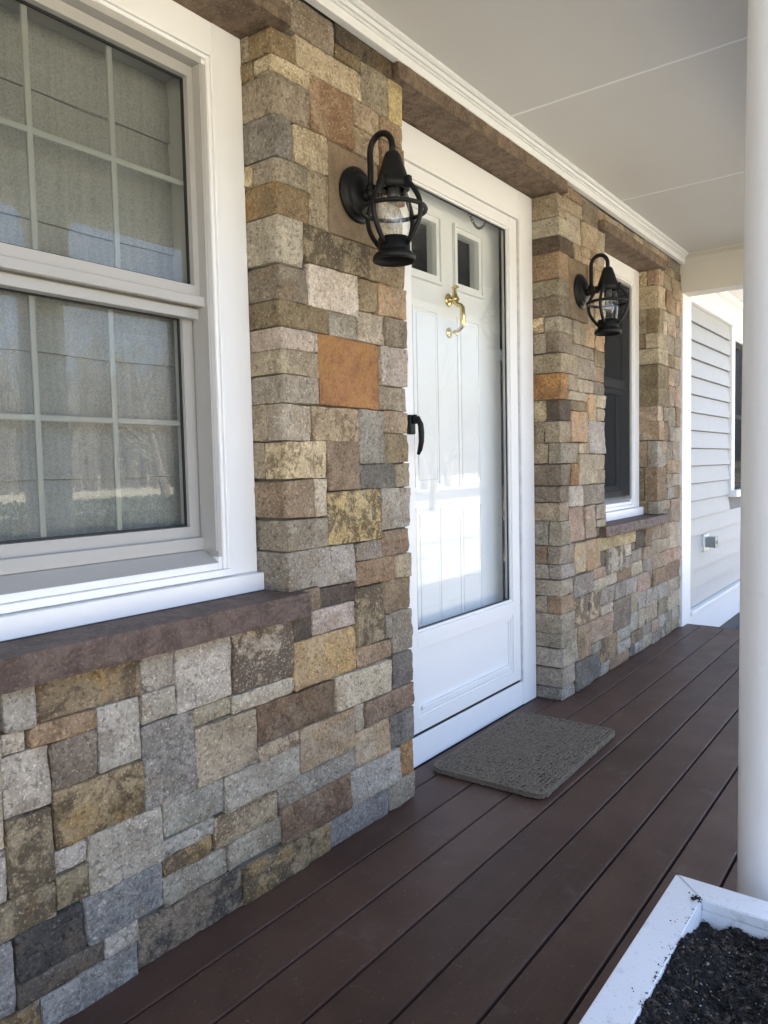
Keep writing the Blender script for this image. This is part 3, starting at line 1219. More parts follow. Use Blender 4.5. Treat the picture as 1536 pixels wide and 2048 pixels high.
# ------------------------------------------------------------------ windows
def make_window(y1, label, shade, muntins, screen, ncol=3, width=.885):
    """double-hung unit; y1 = right edge of the opening, 0.885 wide, from z .783 to 2.272"""
    yo = y1-width
    t = thing('window', label, 'window', ((-.12), (yo+y1)/2, .783))
    def add(name, bm, mat, par=None):
        o = obj(name, bm, mat)
        o.parent = par or t
        o.matrix_parent_inverse = Matrix.Translation(t.location).inverted()
        return o
    def sub(name, bm, mat, par):
        o = obj(name, bm, mat)
        o.parent = par
        return o
    X = -.115
    # flat casing
    add('casing', B(-.17, X, yo+.002, yo+.099, .834, 2.2715, .0015), WHITE)
    add('casing', B(-.17, X, y1-.099, y1-.002, .834, 2.2715, .0015), WHITE)
    add('casing', B(-.17, X-.0006, yo+.0995, y1-.0995, 2.1935, 2.2712, .0015), WHITE)
    # brickmould: stepped inner edge
    for a, b, x in ((.0995, .111, X+.006), (.1115, .122, X+.001), (.1225, .134, X-.006)):
        add('brickmould', B(-.18, x, y1-b, y1-a, .855, 2.193-(a-.0995), .002), WHITE)
        add('brickmould', B(-.18, x, yo+a, yo+b, .855, 2.193-(a-.0995), .002), WHITE)
        add('brickmould', B(-.18, x-.0004, yo+b+.0004, y1-b-.0004, 2.193-(b-.0995)+.0006, 2.193-(a-.0995), .002), WHITE)
    add('brickmould', B(-.18, X+.004, yo+.1, y1-.1, .8355, .8545, .002), WHITE)
    add('brickmould', B(-.19, X-.005, yo+.1345, y1-.1345, .855, .874, .003), WHITE)
    # projecting subsill
    add('subsill', B(-.19, -.088, yo+.0015, y1-.0015, .7845, .8335, .003), WHITE)
    # jamb liners
    jy0, jy1 = yo+.1345, y1-.1345
    for s, yy in ((1, jy1), (-1, jy0)):
        add('jamb', B(-.29, -.1205, min(yy, yy+s*.03), max(yy, yy+s*.03), .889, 2.158), SASH)
        add('jamb_track', B(-.1795, -.1215, min(yy-s*.006, yy-s*.0005), max(yy-s*.006, yy-s*.0005), .905, 2.155), SASH)
    add('head_jamb', B(-.29, -.1205, jy0, jy1, 2.156, 2.19), SASH)
    add('sill_jamb', extrude_profile_y([(-.29, .83), (-.29, .9055), (-.172, .9055), (-.1215, .874), (-.1215, .83)], jy0, jy1), SASH)
    # upper sash (outer track)
    gy1 = y1-.152; gy0 = yo+.152
    us = add('upper_sash', frame_yz(jy0+.001, jy1-.001, 1.560, 2.155, .022, -.182, -.150, wb=.04, wt=.028), SASH)
    bm = bmesh.new(); box(bm, -.152, -.133, jy0+.0015, jy1-.0015, 1.545, 1.571, .003)
    sub('meeting_rail', bm, SASH, us)
    sub('glazing_bead', frame_yz(jy0+.0235, jy1-.0235, 1.601, 2.1265, .005, -.172, -.1655), DARK, us)
    sub('pane', B(-.1725, -.1695, jy0+.024, jy1-.024, 1.602, 2.126), GLASS, us)
    # lower sash (inner track)
    ls = add('lower_sash', frame_yz(jy0+.001, jy1-.001, .906, 1.558, .034, -.226, -.190, wb=.064, wt=.036), SASH)
    sub('bottom_lip', B(-.1895, -.172, jy0+.0015, jy1-.0015, .9065, .940, .002), SASH, ls)
    sub('check_rail', B(-.1895, -.160, jy0+.0015, jy1-.0015, 1.516, 1.543, .002), SASH, ls)
    sub('glazing_bead', frame_yz(jy0+.0355, jy1-.0355, .9715, 1.5205, .005, -.206, -.2005), DARK, ls)
    sub('pane', B(-.2085, -.2055, jy0+.036, jy1-.036, .972, 1.520), GLASS, ls)
    if muntins:
        wdt = .0150
        for sash, x0, x1, za, zb in ((us, -.184, -.1755, 1.602, 2.126), (ls, -.219, -.2105, .972, 1.520)):
            a, b = (jy0+.024, jy1-.024) if sash is us else (jy0+.036, jy1-.036)
            for c in range(1, ncol):
                yy = a+(b-a)*c/ncol
                sub('muntin', B(x0, x1, yy-wdt/2, yy+wdt/2, za, zb, .003), MUNTIN_M, sash)
            zz = (za+zb)/2
            sub('muntin', B(x0+.0007, x1-.0007, a, b, zz-wdt/2, zz+wdt/2, .003), MUNTIN_M, sash)
    if screen:
        add('insect_or_dimming_screen', B(-.1285, -.1275, jy0+.001, jy1-.001, .91, 2.152), SCREEN)
    # inside: trim and shade / curtain
    add('inner_trim', frame_yz(jy0-.05, jy1+.05, .86, 2.20, .045, -.335, -.292), WHITE)
    if shade:
        # roman shade: panels with shallow folds
        zs = [2.16, 1.995, 1.70, 1.40, 1.105, .93]
        bm = bmesh.new()
        n = 26
        yA, yB = jy0+.012, jy1+.004
        prevrow = None
        for k in range(len(zs)-1):
            for q in range(5):
                f = q/4
                z = zs[k]+(zs[k+1]-zs[k])*f
                x = -.268 + .010*math.sin(f*math.pi) + (.010 if q == 4 else 0)
                row = []
                for i in range(n+1):
                    y = yA+(yB-yA)*i/n
                    row.append(bm.verts.new((x+.003*nz(y*7, z*5, 2), y, z+.003*nz(y*6, k, 7))))
                if prevrow:
                    for i in range(n): bm.faces.new((prevrow[i], row[i], row[i+1], prevrow[i+1]))
                prevrow = row
        add('roman_shade', bm, SHADE_M)
    else:
        bm = bmesh.new()
        n = 90
        yA, yB = jy0+.01, jy1-.01
        top, bot = [], []
        for i in range(n+1):
            y = yA+(yB-yA)*i/n
            x = -.30+.018*math.sin(i*.9)+.008*math.sin(i*2.3)
            top.append(bm.verts.new((x, y, 2.13))); bot.append(bm.verts.new((x*1.0+.004*math.sin(i*1.7), y, .92)))
        for i in range(n): bm.faces.new((top[i], bot[i], bot[i+1], top[i+1]))
        add('curtain', bm, CURTAIN_M)
    return t
make_window(1.435, 'near white double-hung window with grilles and a woven shade behind the glass', True, True, False, width=.928)
make_window(4.66, 'far double-hung window with dark glass beside the second lantern', False, False, True)

# ------------------------------------------------------------------ doorway
dy0, dy1 = 2.015, 3.22
df = thing('door_frame', 'white door casing with sill board set in the stone opening', 'door frame', (-.13, 2.62, 0))
def addto(t, name, bm, mat, smooth=False):
    o = obj(name, bm, mat, smooth=smooth)
    o.parent = t
    o.matrix_parent_inverse = Matrix.Translation(t.location).inverted()
    return o
def subto(p, name, bm, mat, smooth=False):
    o = obj(name, bm, mat, smooth=smooth); o.parent = p
    return o
SX = -.130
addto(df, 'casing', B(-.20, SX, dy0+.003, 2.150, .0015, 2.331, .002), WHITE)
addto(df, 'casing', B(-.20, SX, 3.087, dy1-.003, .0015, 2.331, .002), WHITE)
addto(df, 'head_casing', B(-.20, SX-.0006, 2.1505, 3.0865, 2.222, 2.331, .002), WHITE)
addto(df, 'sill_board', B(-.20, SX-.004, 2.1505, 3.0865, .0015, .112, .002), WHITE)
addto(df, 'jamb', B(-.34, -.2005, 2.075, 2.115, .0, 2.245), WHITE)
addto(df, 'jamb', B(-.34, -.2005, 3.088, 3.128, .0, 2.245), WHITE)
addto(df, 'jamb', B(-.34, -.2005, 2.1155, 3.0875, 2.224, 2.26), WHITE)
addto(df, 'door_edge_shade', B(-.236, -.2215, 3.0735, 3.0875, .09, 2.222), DARK)  # dark strip painted in as the shade of the gap beside the slab
addto(df, 'threshold', B(-.33, -.2005, 2.1155, 3.0875, .02, .095, .004), simple('aluminium_threshold', (.5, .5, .5), .4))
# closing pieces so no daylight leaks round the frame
addto(df, 'stud', B(-.34, -.2005, 2.0125, 2.0745, .0, 2.336), SHADOW_ROOM)
addto(df, 'stud', B(-.34, -.2005, 3.1285, 3.2345, .0, 2.336), SHADOW_ROOM)
addto(df, 'stud', B(-.34, -.2005, 2.0755, 3.1275, 2.2605, 2.336), SHADOW_ROOM)

sd = thing('storm_door', 'white storm door with full glass, black handle and panelled base', 'storm door', (-.15, 2.62, .115))
# z-bar frame of the storm door
addto(sd, 'frame_bar', B(-.168, SX+.008, 2.1505, 2.170, .115, 2.221, .002), WHITE_V)
addto(sd, 'frame_bar', B(-.168, SX+.008, 3.067, 3.0865, .115, 2.221, .002), WHITE_V)
addto(sd, 'frame_bar', B(-.168, SX+.0075, 2.1705, 3.0665, 2.199, 2.2205, .002), WHITE_V)
addto(sd, 'hinge', B(-.15, SX+.0105, 3.0604, 3.0666, .125, 2.195), simple('hinge_metal', (.60, .60, .60), .5))
for y0, y1 in ((2.1725, 2.236), (2.992, 3.060)):
    st = addto(sd, 'stile', B(-.164, SX, y0, y1, .1265, 2.196, .002), WHITE_V)
addto(sd, 'top_rail', B(-.164, SX-.0005, 2.2365, 2.9915, 2.148, 2.1955, .002), WHITE_V)
addto(sd, 'mid_rail', B(-.164, SX-.0005, 2.2365, 2.9915, .437, .499, .002), WHITE_V)
addto(sd, 'bottom_rail', B(-.164, SX-.0005, 2.2365, 2.9915, .1265, .178, .002), WHITE_V)
kp = addto(sd, 'kick_panel', B(-.162, -.147, 2.2365, 2.9915, .1785, .4365), WHITE_V)
for d, x in ((.0, -.136), (.012, -.141)):
    subto(kp, 'panel_moulding', frame_yz(2.2367+d, 2.9913-d, .1787+d, .4363-d, .0115, -.147, x), WHITE_V)
subto(kp, 'drip_ledge', B(-.1465, -.131, 2.262, 2.966, .2035, .2165, .003), WHITE_V)
addto(sd, 'under_door_shade', B(-.160, -.138, 2.173, 3.0595, .1125, .126), DARK)  # black strip standing in for the shadow line under the storm door
# glass with its retaining beads
addto(sd, 'glass_bead', frame_yz(2.2367, 2.9913, .4995, 2.1475, .009, -.153, -.1375), WHITE_V)
addto(sd, 'gasket', frame_yz(2.2459, 2.9821, .5087, 2.1383, .004, -.152, -.1455), DARK)
addto(sd, 'pane', B(-.1515, -.1485, 2.2463, 2.9817, .509, 2.138), GLASS_STORM)
# handle
hd = bmesh.new()
box(hd, SX+.0005, SX+.018, 2.186, 2.222, 1.232, 1.302, .005)
hp = addto(sd, 'handle', hd, BLACK_METAL)
hb = bmesh.new()
pts = [(SX+.016, 2.204, 1.285), (SX+.038, 2.206, 1.288), (SX+.047, 2.210, 1.265), (SX+.047, 2.214, 1.235), (SX+.044, 2.217, 1.205), (SX+.036, 2.219, 1.178), (SX+.027, 2.220, 1.160)]
tube(hb, pts, [.008, .010, .0105, .0105, .010, .009, .006], 12)
subto(hp, 'lever', hb, BLACK_METAL, True)
bt = bmesh.new(); box(bt, SX+.018, SX+.034, 2.196, 2.212, 1.268, 1.302, .004)
subto(hp, 'push_button', bt, BLACK_METAL)
# safety chain at the top, hanging inside the glass
chain = bmesh.new()
N = 15
for k in range(N):
    f = (k+.5)/N
    y = 2.703+(2.862-2.703)*f
    z = 2.165-.062*math.sin(math.pi*f)**.8 + .002*f
    a = math.atan2(-.062*math.pi*math.cos(math.pi*f), .159)
    t2 = bmesh.new()
    ring(t2, (0, 0, 0), .0058, .0015, 10, 6, 'x')
    for v in t2.verts: v.co.y *= 1.5
    mtx = Matrix.Translation((-.166, y, z)) @ Matrix.Rotation(a, 4, 'X') @ Matrix.Rotation((k % 2)*math.pi/2, 4, 'Y')
    bmesh.ops.transform(t2, matrix=Matrix.Rotation(0, 4, 'X'), verts=t2.verts)
    base = len(chain.verts)
    vm = {}
    for v in t2.verts: vm[v] = chain.verts.new(mtx @ v.co)
    for f_ in t2.faces: chain.faces.new([vm[v] for v in f_.verts])
    t2.free()
addto(sd, 'chain', chain, simple('chain_metal', (.10, .095, .085), .4))

# entry door behind the storm door
fd = thing('front_door', 'off-white panelled entry door with two small windows and a brass knocker', 'door', (-.245, 2.62, .1))
FX = -.225
DY0, DY1, DZ0, DZ1 = 2.118, 3.072, .098, 2.221
wins = [(2.372, 2.547), (2.707, 2.882)]
WZ0, WZ1 = 1.872, 2.078
slabm = bmesh.new()
# slab built round the two window openings
box(slabm, FX-.045, FX, DY0, DY1, DZ0, WZ0-.034)
box(slabm, FX-.045, FX, DY0, DY1, WZ1+.034, DZ1)
box(slabm, FX-.045, FX, DY0, wins[0][0]-.034, WZ0-.034, WZ1+.034)
box(slabm, FX-.045, FX, wins[0][1]+.034, wins[1][0]-.034, WZ0-.034, WZ1+.034)
box(slabm, FX-.045, FX, wins[1][1]+.034, DY1, WZ0-.034, WZ1+.034)
addto(fd, 'slab', slabm, DOOR_M)
for a, b in wins:
    wfm = addto(fd, 'window', frame_yz(a-.0335, b+.0335, WZ0-.0335, WZ1+.0335, .0335, FX-.042, FX+.004), DOOR_M)
    subto(wfm, 'outer_bead', frame_yz(a-.032, b+.032, WZ0-.032, WZ1+.032, .012, FX+.0042, FX+.012), DOOR_M)
    subto(wfm, 'pane', B(FX-.02, FX-.016, a, b, WZ0, WZ1), GLASS, )
for za, zb in ((1.035, 1.735), (.26, .955)):
    for a, b in ((2.372, 2.555), (2.699, 2.882)):
        pn = addto(fd, 'panel', frame_yz(a, b, za, zb, .010, FX, FX+.0035), DOOR_M)
        subto(pn, 'raised_field', B(FX+.0003, FX+.0028, a+.026, b-.026, za+.026, zb-.026, .003), DOOR_M)
# brass knocker
ky, kz = 2.634, 1.792
kn = addto(fd, 'knocker', lathe(bmesh.new(), [(.0, 0), (.026, 0), (.027, .003), (.022, .007), (.020, .007), (.014, .011), (.008, .013), (.008, .034), (.0, .034)], 24), BRASS, True)
def to_x(o, y, z, x=FX+.0005):
    o.data.transform(Matrix.Translation((x, y, z)) @ Matrix.Rotation(math.radians(90), 4, 'Y'))
to_x(kn, ky, kz)
lo = subto(kn, 'strike_plate', lathe(bmesh.new(), [(.0, 0), (.021, 0), (.022, .003), (.017, .006), (.010, .009), (.005, .012), (.005, .026), (.007, .028), (.007, .033), (.0, .033)], 24), BRASS, True)
to_x(lo, ky, kz-.132)
hb = bmesh.new()
x0 = FX
pts = [(x0+.036, ky, kz+.047), (x0+.030, ky, kz+.036), (x0+.032, ky, kz+.020), (x0+.034, ky, kz+.004), (x0+.036, ky, kz-.014), (x0+.044, ky, kz-.024), (x0+.060, ky, kz-.030), (x0+.066, ky, kz-.038), (x0+.068, ky, kz-.080), (x0+.066, ky, kz-.112), (x0+.052, ky, kz-.126), (x0+.040, ky, kz-.130), (x0+.034, ky, kz-.138), (x0+.040, ky, kz-.146)]
tube(hb, pts, [.006, .008, .010, .013, .0115, .0095, .0095, .0105, .0115, .0105, .0075, .0065, .007, .005], 12)
subto(kn, 'handle', hb, BRASS, True)
fb = bmesh.new()
tube(fb, [(x0+.018, ky, kz+.046), (x0+.036, ky, kz+.050), (x0+.050, ky, kz+.044)], [.003, .0075, .004], 10)
subto(kn, 'finial', fb, BRASS, True)
hub = bmesh.new()
tube(hub, [(x0+.034, ky-.014, kz), (x0+.034, ky+.014, kz)], .011, 14)
subto(kn, 'hinge_barrel', hub, BRASS, True)

# ------------------------------------------------------------------ lanterns
def lantern(y, z, label):
    t = thing('wall_lantern', label, 'lantern', (.004, y, z), 'black onion wall lanterns')
    LX = .134
    bp = obj('backplate', lathe(bmesh.new(), [(.0, 0), (.080, 0), (.081, .007), (.075, .011), (.071, .012), (.068, .018), (.059, .021), (.055, .021), (.052, .027), (.033, .033), (.0, .035)], 40), BLACK_METAL, t, smooth=True)
    bp.data.transform(Matrix.Rotation(math.radians(90), 4, 'Y'))
    bm = bmesh.new()
    arm = [(.028, 0, -.010), (.052, 0, -.010)]
    tube(bm, arm, [.017, .015], 16)
    bmesh.ops.create_uvsphere(bm, u_segments=16, v_segments=10, radius=.0165, matrix=Matrix.Translation((.054, 0, -.008)))
    lathe(bm, [(.0125, .0), (.0145, .004), (.0145, .016), (.010, .022)], 16, (.054, 0, -.002))
    obj('arm_socket', bm, BLACK_METAL, t, smooth=True)
    R1 = (LX-.054)/2
    zc_ = .108
    pts = [(.054, 0, 0), (.054, 0, .05)]
    for k in range(0, 19):
        a = math.pi - math.pi*k/18
        pts.append((.054+R1+R1*math.cos(a), 0, zc_+R1*1.12*math.sin(a)))
    pts += [(LX, 0, .085)]
    obj('gooseneck', tube(bmesh.new(), pts, .0092, 14), BLACK_METAL, t, smooth=True)
    # cap
    cap = bmesh.new()
    lathe(cap, [(.0, .092), (.013, .092), (.019, .088), (.024, .080), (.0435, .020), (.046, .012), (.046, -.006), (.043, -.008), (.036, -.008)], 36, (LX, 0, 0))
    obj('cap', cap, BLACK_METAL, t, smooth=True)
    col_ = obj('collar', lathe(bmesh.new(), [(.046, .010), (.0485, .008), (.0485, -.014), (.044, -.016), (.036, -.016), (.036, .0)], 36, (LX, 0, 0)), BLACK_METAL, t, smooth=True)
    for k in range(4):
        a = math.radians(90*k)
        b2 = bmesh.new()
        box(b2, -.009, .009, -.008, .008, -.020, .012, .002)
        bmesh.ops.transform(b2, matrix=Matrix.Translation((LX+.053*math.cos(a), .053*math.sin(a), 0)) @ Matrix.Rotation(a, 4, 'Z'), verts=b2.verts)
        obj('lug', b2, BLACK_METAL, col_)
        # rib of the cage
        rp = []
        for q in range(15):
            f = q/14
            ang = math.radians(-52+(52+62)*(1-f))   # from top to bottom on an ellipse
            rr_ = .018+.076*math.cos(math.radians(62-130*f))
            rp.append((LX+rr_*math.cos(a), rr_*math.sin(a), -.004-.168*f))
        rb_ = tube(bmesh.new(), rp, .0073, 10)
        obj('cage_rib', rb_, BLACK_METAL, t, smooth=True)
    obj('cage_ring', ring(bmesh.new(), (LX, 0, -.072), .0925, .0066, 40, 8), BLACK_METAL, t, smooth=True)
    # glass chimney and bulb
    obj('chimney', lathe(bmesh.new(), [(.036, -.010), (.040, -.03), (.0445, -.06), (.046, -.085), (.0445, -.115), (.0405, -.150), (.040, -.158)], 32, (LX, 0, 0)), GLASS_CLEAR, t, smooth=True)
    obj('bulb_socket', lathe(bmesh.new(), [(.0, -.008), (.017, -.008), (.0175, -.042), (.013, -.046), (.0, -.046)], 20, (LX, 0, 0)), simple('socket', (.03, .03, .032), .5), t, smooth=True)
    bl = obj('bulb', lathe(bmesh.new(), [(.012, -.0465), (.013, -.058), (.021, -.075), (.0275, -.092), (.0275, -.103), (.020, -.119), (.009, -.126), (.0, -.1275)], 24, (LX, 0, 0)), glass_mat('bulb_glass', (.97, .97, .98), .06, 1.2, body=.03, bodycol=(.8, .8, .82)), t, smooth=True)
    obj('filament_stem', tube(bmesh.new(), [(LX, 0, -.05), (LX, 0, -.072), (LX+.006, .004, -.088), (LX-.005, -.004, -.094), (LX, 0, -.072)], .0012, 6), simple('filament', (.5, .48, .42), .4), bl)
    # base ring and flared foot
    ft = bmesh.new()
    lathe(ft, [(.036, -.150), (.046, -.152), (.046, -.184), (.048, -.190), (.056, -.196), (.0615, -.202), (.0615, -.216), (.057, -.2165), (.057, -.205), (.044, -.196), (.036, -.190), (.036, -.150)], 40, (LX, 0, 0))
    fo = obj('foot', ft, BLACK_METAL, t, smooth=True)
    obj('inner_plate', lathe(bmesh.new(), [(.0, -.180), (.0355, -.180), (.0355, -.184), (.0, -.184)], 24, (LX, 0, 0)), BLACK_METAL, fo)
    return t
lantern(1.768, 1.924, 'black caged wall lantern on the stone left of the door')
lantern(3.452, 1.930, 'black caged wall lantern on the stone right of the door')

# ------------------------------------------------------------------ siding wall beyond the porch
sw = thing('siding_wall', 'pale grey clapboard wall with white trim beyond the far end of the porch', 'wall', (-.03, 5.4, -.2))
SXW = -.018
def addw(name, bm, mat): return addto(sw, name, bm, mat)
addw('corner_board', B(-.10, .014, Y_END+.0015, 5.332, -.30, BEAM_Z-.0008, .002), WHITE)
addw('sheathing', B(-.079, -.036, 5.3325, 13.9, -.25, 2.69), simple('sheathing', (.2, .2, .2)))
zb = .072
k = 0
wy0, wy1, wz0, wz1 = 6.585, 7.50, .805, 2.196
while zb < 2.19:
    zt = min(zb+.1245, 2.196)
    def board(y0, y1):
        prof = [(SXW, zb), (SXW-.012, zt+.004), (-.0355, zt+.004), (-.0355, zb)]
        prof = [(SXW+.010, zb+.0056), (SXW-.008, zt), (-.0355, zt), (-.0355, zb+.016), (SXW-.006, zb+.016), (SXW-.004, zb+.0056)]
        return extrude_profile_y(prof, y0, y1)
    if zt <= wz0+.0 or zb >= wz1:
        addw('clapboard', board(5.334, 13.8), SIDING_M)
    else:
        addw('clapboard', board(5.334, wy0-.002), SIDING_M)
        addw('clapboard', board(wy1+.002, 13.8), SIDING_M)
    zb += .1248
addw('water_table', B(-.035, .006, 5.334, 13.85, -.200, .038, .003), WHITE)
addw('drip_cap', B(-.035, .030, 5.334, 13.85, .0385, .068, .004), WHITE)
addw('foundation', B(-.08, -.03, 5.334, 13.85, GZ, -.2005), simple('foundation_concrete', (.12, .12, .115)))
addw('frieze', B(-.035, .004, 5.334, 13.85, 2.1965, 2.40, .002), WHITE)
addw('bed_moulding', B(.0045, .045, 5.334, 13.85, 2.355, 2.3985, .006), WHITE)
sf = addw('soffit', B(.0, .46, 5.30, 13.9, 2.400, 2.42), WHITE)
subto(sf, 'soffit_groove', B(.20, .21, 5.31, 13.85, 2.397, 2.3998), WHITE)
addw('fascia', B(.462, .50, 5.30, 13.9, 2.34, 2.72, .003), WHITE)
# its window
w3 = thing('window', 'window in the grey siding, mostly hidden behind the white column', 'window', (-.02, 7.04, .81))
addto(w3, 'casing', B(-.035, .002, wy0, wy0+.10, wz0+.055, wz1-.001, .002), WHITE)
addto(w3, 'casing', B(-.035, .002, wy1-.10, wy1, wz0+.055, wz1-.001, .002), WHITE)
addto(w3, 'casing', B(-.035, .0015, wy0+.1005, wy1-.1005, wz1-.11, wz1-.001, .002), WHITE)
addto(w3, 'sill', B(-.035, .045, wy0-.004, wy1+.004, wz0, wz0+.0545, .003), WHITE)
sa = addto(w3, 'sash', frame_yz(wy0+.1005, wy1-.1005, wz0+.055, wz1-.1105, .045, -.034, -.012), WHITE)
subto(sa, 'meeting_rail', B(-.033, -.0105, wy0+.146, wy1-.146, 1.45, 1.49, .002), WHITE)
subto(sa, 'pane', B(-.025, -.022, wy0+.146, wy1-.146, wz0+.1005, wz1-.156), GLASS)
addto(w3, 'insect_or_dimming_screen', B(-.0095, -.009, wy0+.101, wy1-.101, wz0+.0555, wz1-.111), SCREEN)  # added dark layer that dims the bright yard reflection in this pane
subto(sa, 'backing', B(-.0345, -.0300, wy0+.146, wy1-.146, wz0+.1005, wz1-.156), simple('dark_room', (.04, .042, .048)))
# outlet on the siding
ob = thing('outdoor_outlet', 'small grey outdoor outlet box on a white plate on the siding', 'outlet', (-.01, 5.83, .5))
addto(ob, 'mounting_plate', B(-.022, -.004, 5.775, 5.895, .440, .562, .004), WHITE)
ox = addto(ob, 'box', B(-.0035, .058, 5.785, 5.872, .470, .545, .003), GREYBOX)
subto(ox, 'lid', B(.0585, .068, 5.782, 5.875, .466, .549, .004), GREYBOX)
subto(ox, 'latch', B(.0683, .074, 5.82, 5.838, .495, .52, .002), GREYBOX)

# ------------------------------------------------------------------ doormat
mat_t = thing('doormat', 'dark grey braided rope doormat in front of the door', 'doormat', (.145, 2.575, .002))
MX, MY = .455, .74
YARN = simple('braided_yarn', (.165, .130, .092), .95)
obj('backing', B(-MX/2+.022, MX/2-.022, -MY/2+.022, MY/2-.022, 0, .0135, .004), simple('mat_backing', (.010, .009, .008), .95), mat_t)
import array
def yarn_mesh(pieces):
    """each piece: centre, direction, length, radius -> a 6-sided pod"""
    verts, faces = [], []
    prof = [(-.5, .15), (-.28, .82), (.05, 1.0), (.32, .75), (.5, .15)]
    for c, d, L, r in pieces:
        d = d.normalized()
        u = d.cross(Vector((0, 0, 1))).normalized()
        v = u.cross(d)
        b0 = len(verts)
        for s, q in prof:
            for k in range(6):
                a = math.pi*2*k/6
                p = c + d*(s*L) + (u*math.cos(a) + v*math.sin(a)*.8)*(r*q)
                verts.append(p[:])
        for s in range(len(prof)-1):
            for k in range(6):
                faces.append((b0+s*6+k, b0+s*6+(k+1) % 6, b0+(s+1)*6+(k+1) % 6, b0+(s+1)*6+k))
    me = bpy.data.meshes.new('yarn')
    me.from_pydata(verts, [], faces)
    return me
pieces = []
rr = random.Random(5)
rowp = .0160
nrow = int((MX-.03)/rowp)
for i in range(nrow+1):
    x = -MX/2+.016+i*rowp
    ny = int((MY-.03)/.0125)
    for j in range(ny+1):
        y = -MY/2+.016+j*.0125
        if abs(x) > MX/2-.05 and abs(y) > MY/2-.05:
            if (abs(x)-(MX/2-.05))**2+(abs(y)-(MY/2-.05))**2 > .036**2: continue
        for s in (-1, 1):
            hgt = .0165+rr.uniform(-.0022, .0026)
            ang = rr.uniform(-.10, .10)
            d = Vector((s*.50, 1.0, rr.uniform(-.28, .28)))
            d.rotate(Matrix.Rotation(ang, 3, 'Z'))
            pieces.append((Vector((x+s*.0034+rr.uniform(-.0009, .0009), y+rr.uniform(-.0012, .0012), hgt)), d, .0200, .0040*rr.uniform(.75, 1.2)))
# edge whipping round the border
per = []
e = .009
nx_, ny_ = int(MX/.0085), int(MY/.0085)
for i in range(ny_): 
    for s in (-1, 1): per.append((s*(MX/2-e), -MY/2+(i+.5)*MY/ny_, 0, 1))
for i in range(nx_):
    for s in (-1, 1): per.append((-MX/2+(i+.5)*MX/nx_, s*(MY/2-e), 1, 0))
for x, y, dx, dy in per:
    cx_, cy_ = max(0, abs(x)-(MX/2-.05)), max(0, abs(y)-(MY/2-.05))
    if cx_ > 0 and cy_ > 0:
        l = math.hypot(cx_, cy_)
        if l > .041:
            f = .041/l
            x = math.copysign(MX/2-.05+cx_*f, x); y = math.copysign(MY/2-.05+cy_*f, y)
    for lay in range(3):
        d = Vector((dx+rr.uniform(-.3, .3), dy+rr.uniform(-.3, .3), rr.uniform(-.5, .5)))
        pieces.append((Vector((x+rr.uniform(-.002, .002), y+rr.uniform(-.002, .002), .0045+lay*.0065)), d, .018, .0052))
yo_ = obj('braid', yarn_mesh(pieces), YARN, mat_t)
yo_['kind'] = 'stuff'
for p in yo_.data.polygons: p.use_smooth = True
mat_t.rotation_euler[2] = math.radians(1.2)

# ------------------------------------------------------------------ planter
PX0, PX1, PY0, PY1, PH = 1.007, 1.405, .70, 1.482, .30
pl = thing('planter_box', 'white wooden planter box filled with dark soil beside the column', 'planter', (1.2, 1.1, .0))
RW = .064
def rim(p4, h0, h1):
    bm = bmesh.new()
    a = [bm.verts.new((x, y, h0)) for x, y in p4]; b = [bm.verts.new((x, y, h1)) for x, y in p4]
    for i in range(4): bm.faces.new((a[i], a[(i+1) % 4], b[(i+1) % 4], b[i]))
    bm.faces.new(list(reversed(a))); bm.faces.new(b)
    bmesh.ops.recalc_face_normals(bm, faces=bm.faces)
    bmesh.ops.bevel(bm, geom=list(bm.edges), offset=.002, segments=2, affect='EDGES')
    return bm
g = .0006
i0, i1, j0, j1 = PX0+RW, PX1-RW, PY0+RW, PY1-RW
addto(pl, 'rim_board', rim([(PX0, PY0+g), (i0, j0+g), (i0, j1-g), (PX0, PY1-g)], PH-.02, PH), PLANTER_M)
addto(pl, 'rim_board', rim([(PX0+g, PY1), (i0+g, j1), (i1-g, j1), (PX1-g, PY1)], PH-.02, PH-.0004), PLANTER_M)
addto(pl, 'rim_board', rim([(PX1, PY1-g), (i1, j1-g), (i1, j0+g), (PX1, PY0+g)], PH-.02, PH), PLANTER_M)
addto(pl, 'rim_board', rim([(PX1-g, PY0), (i1-g, j0), (i0+g, j0), (PX0+g, PY0)], PH-.02, PH-.0004), PLANTER_M)
for x0, x1, y0, y1 in ((PX0+.02, i0-.0005, PY0+.02, PY1-.02), (i1+.0005, PX1-.02, PY0+.02, PY1-.02), (i0, i1, PY0+.02, j0-.0005), (i0, i1, j1+.0005, PY1-.02)):
    addto(pl, 'side_board', B(x0, x1, y0, y1, .002, PH-.0205), PLANTER_M)
for x in (PX0+.02, PX1-.06):
    for y in (PY0+.02, PY1-.06):
        addto(pl, 'foot', B(x, x+.04, y, y+.04, .0005, .0018), PLANTER_M)

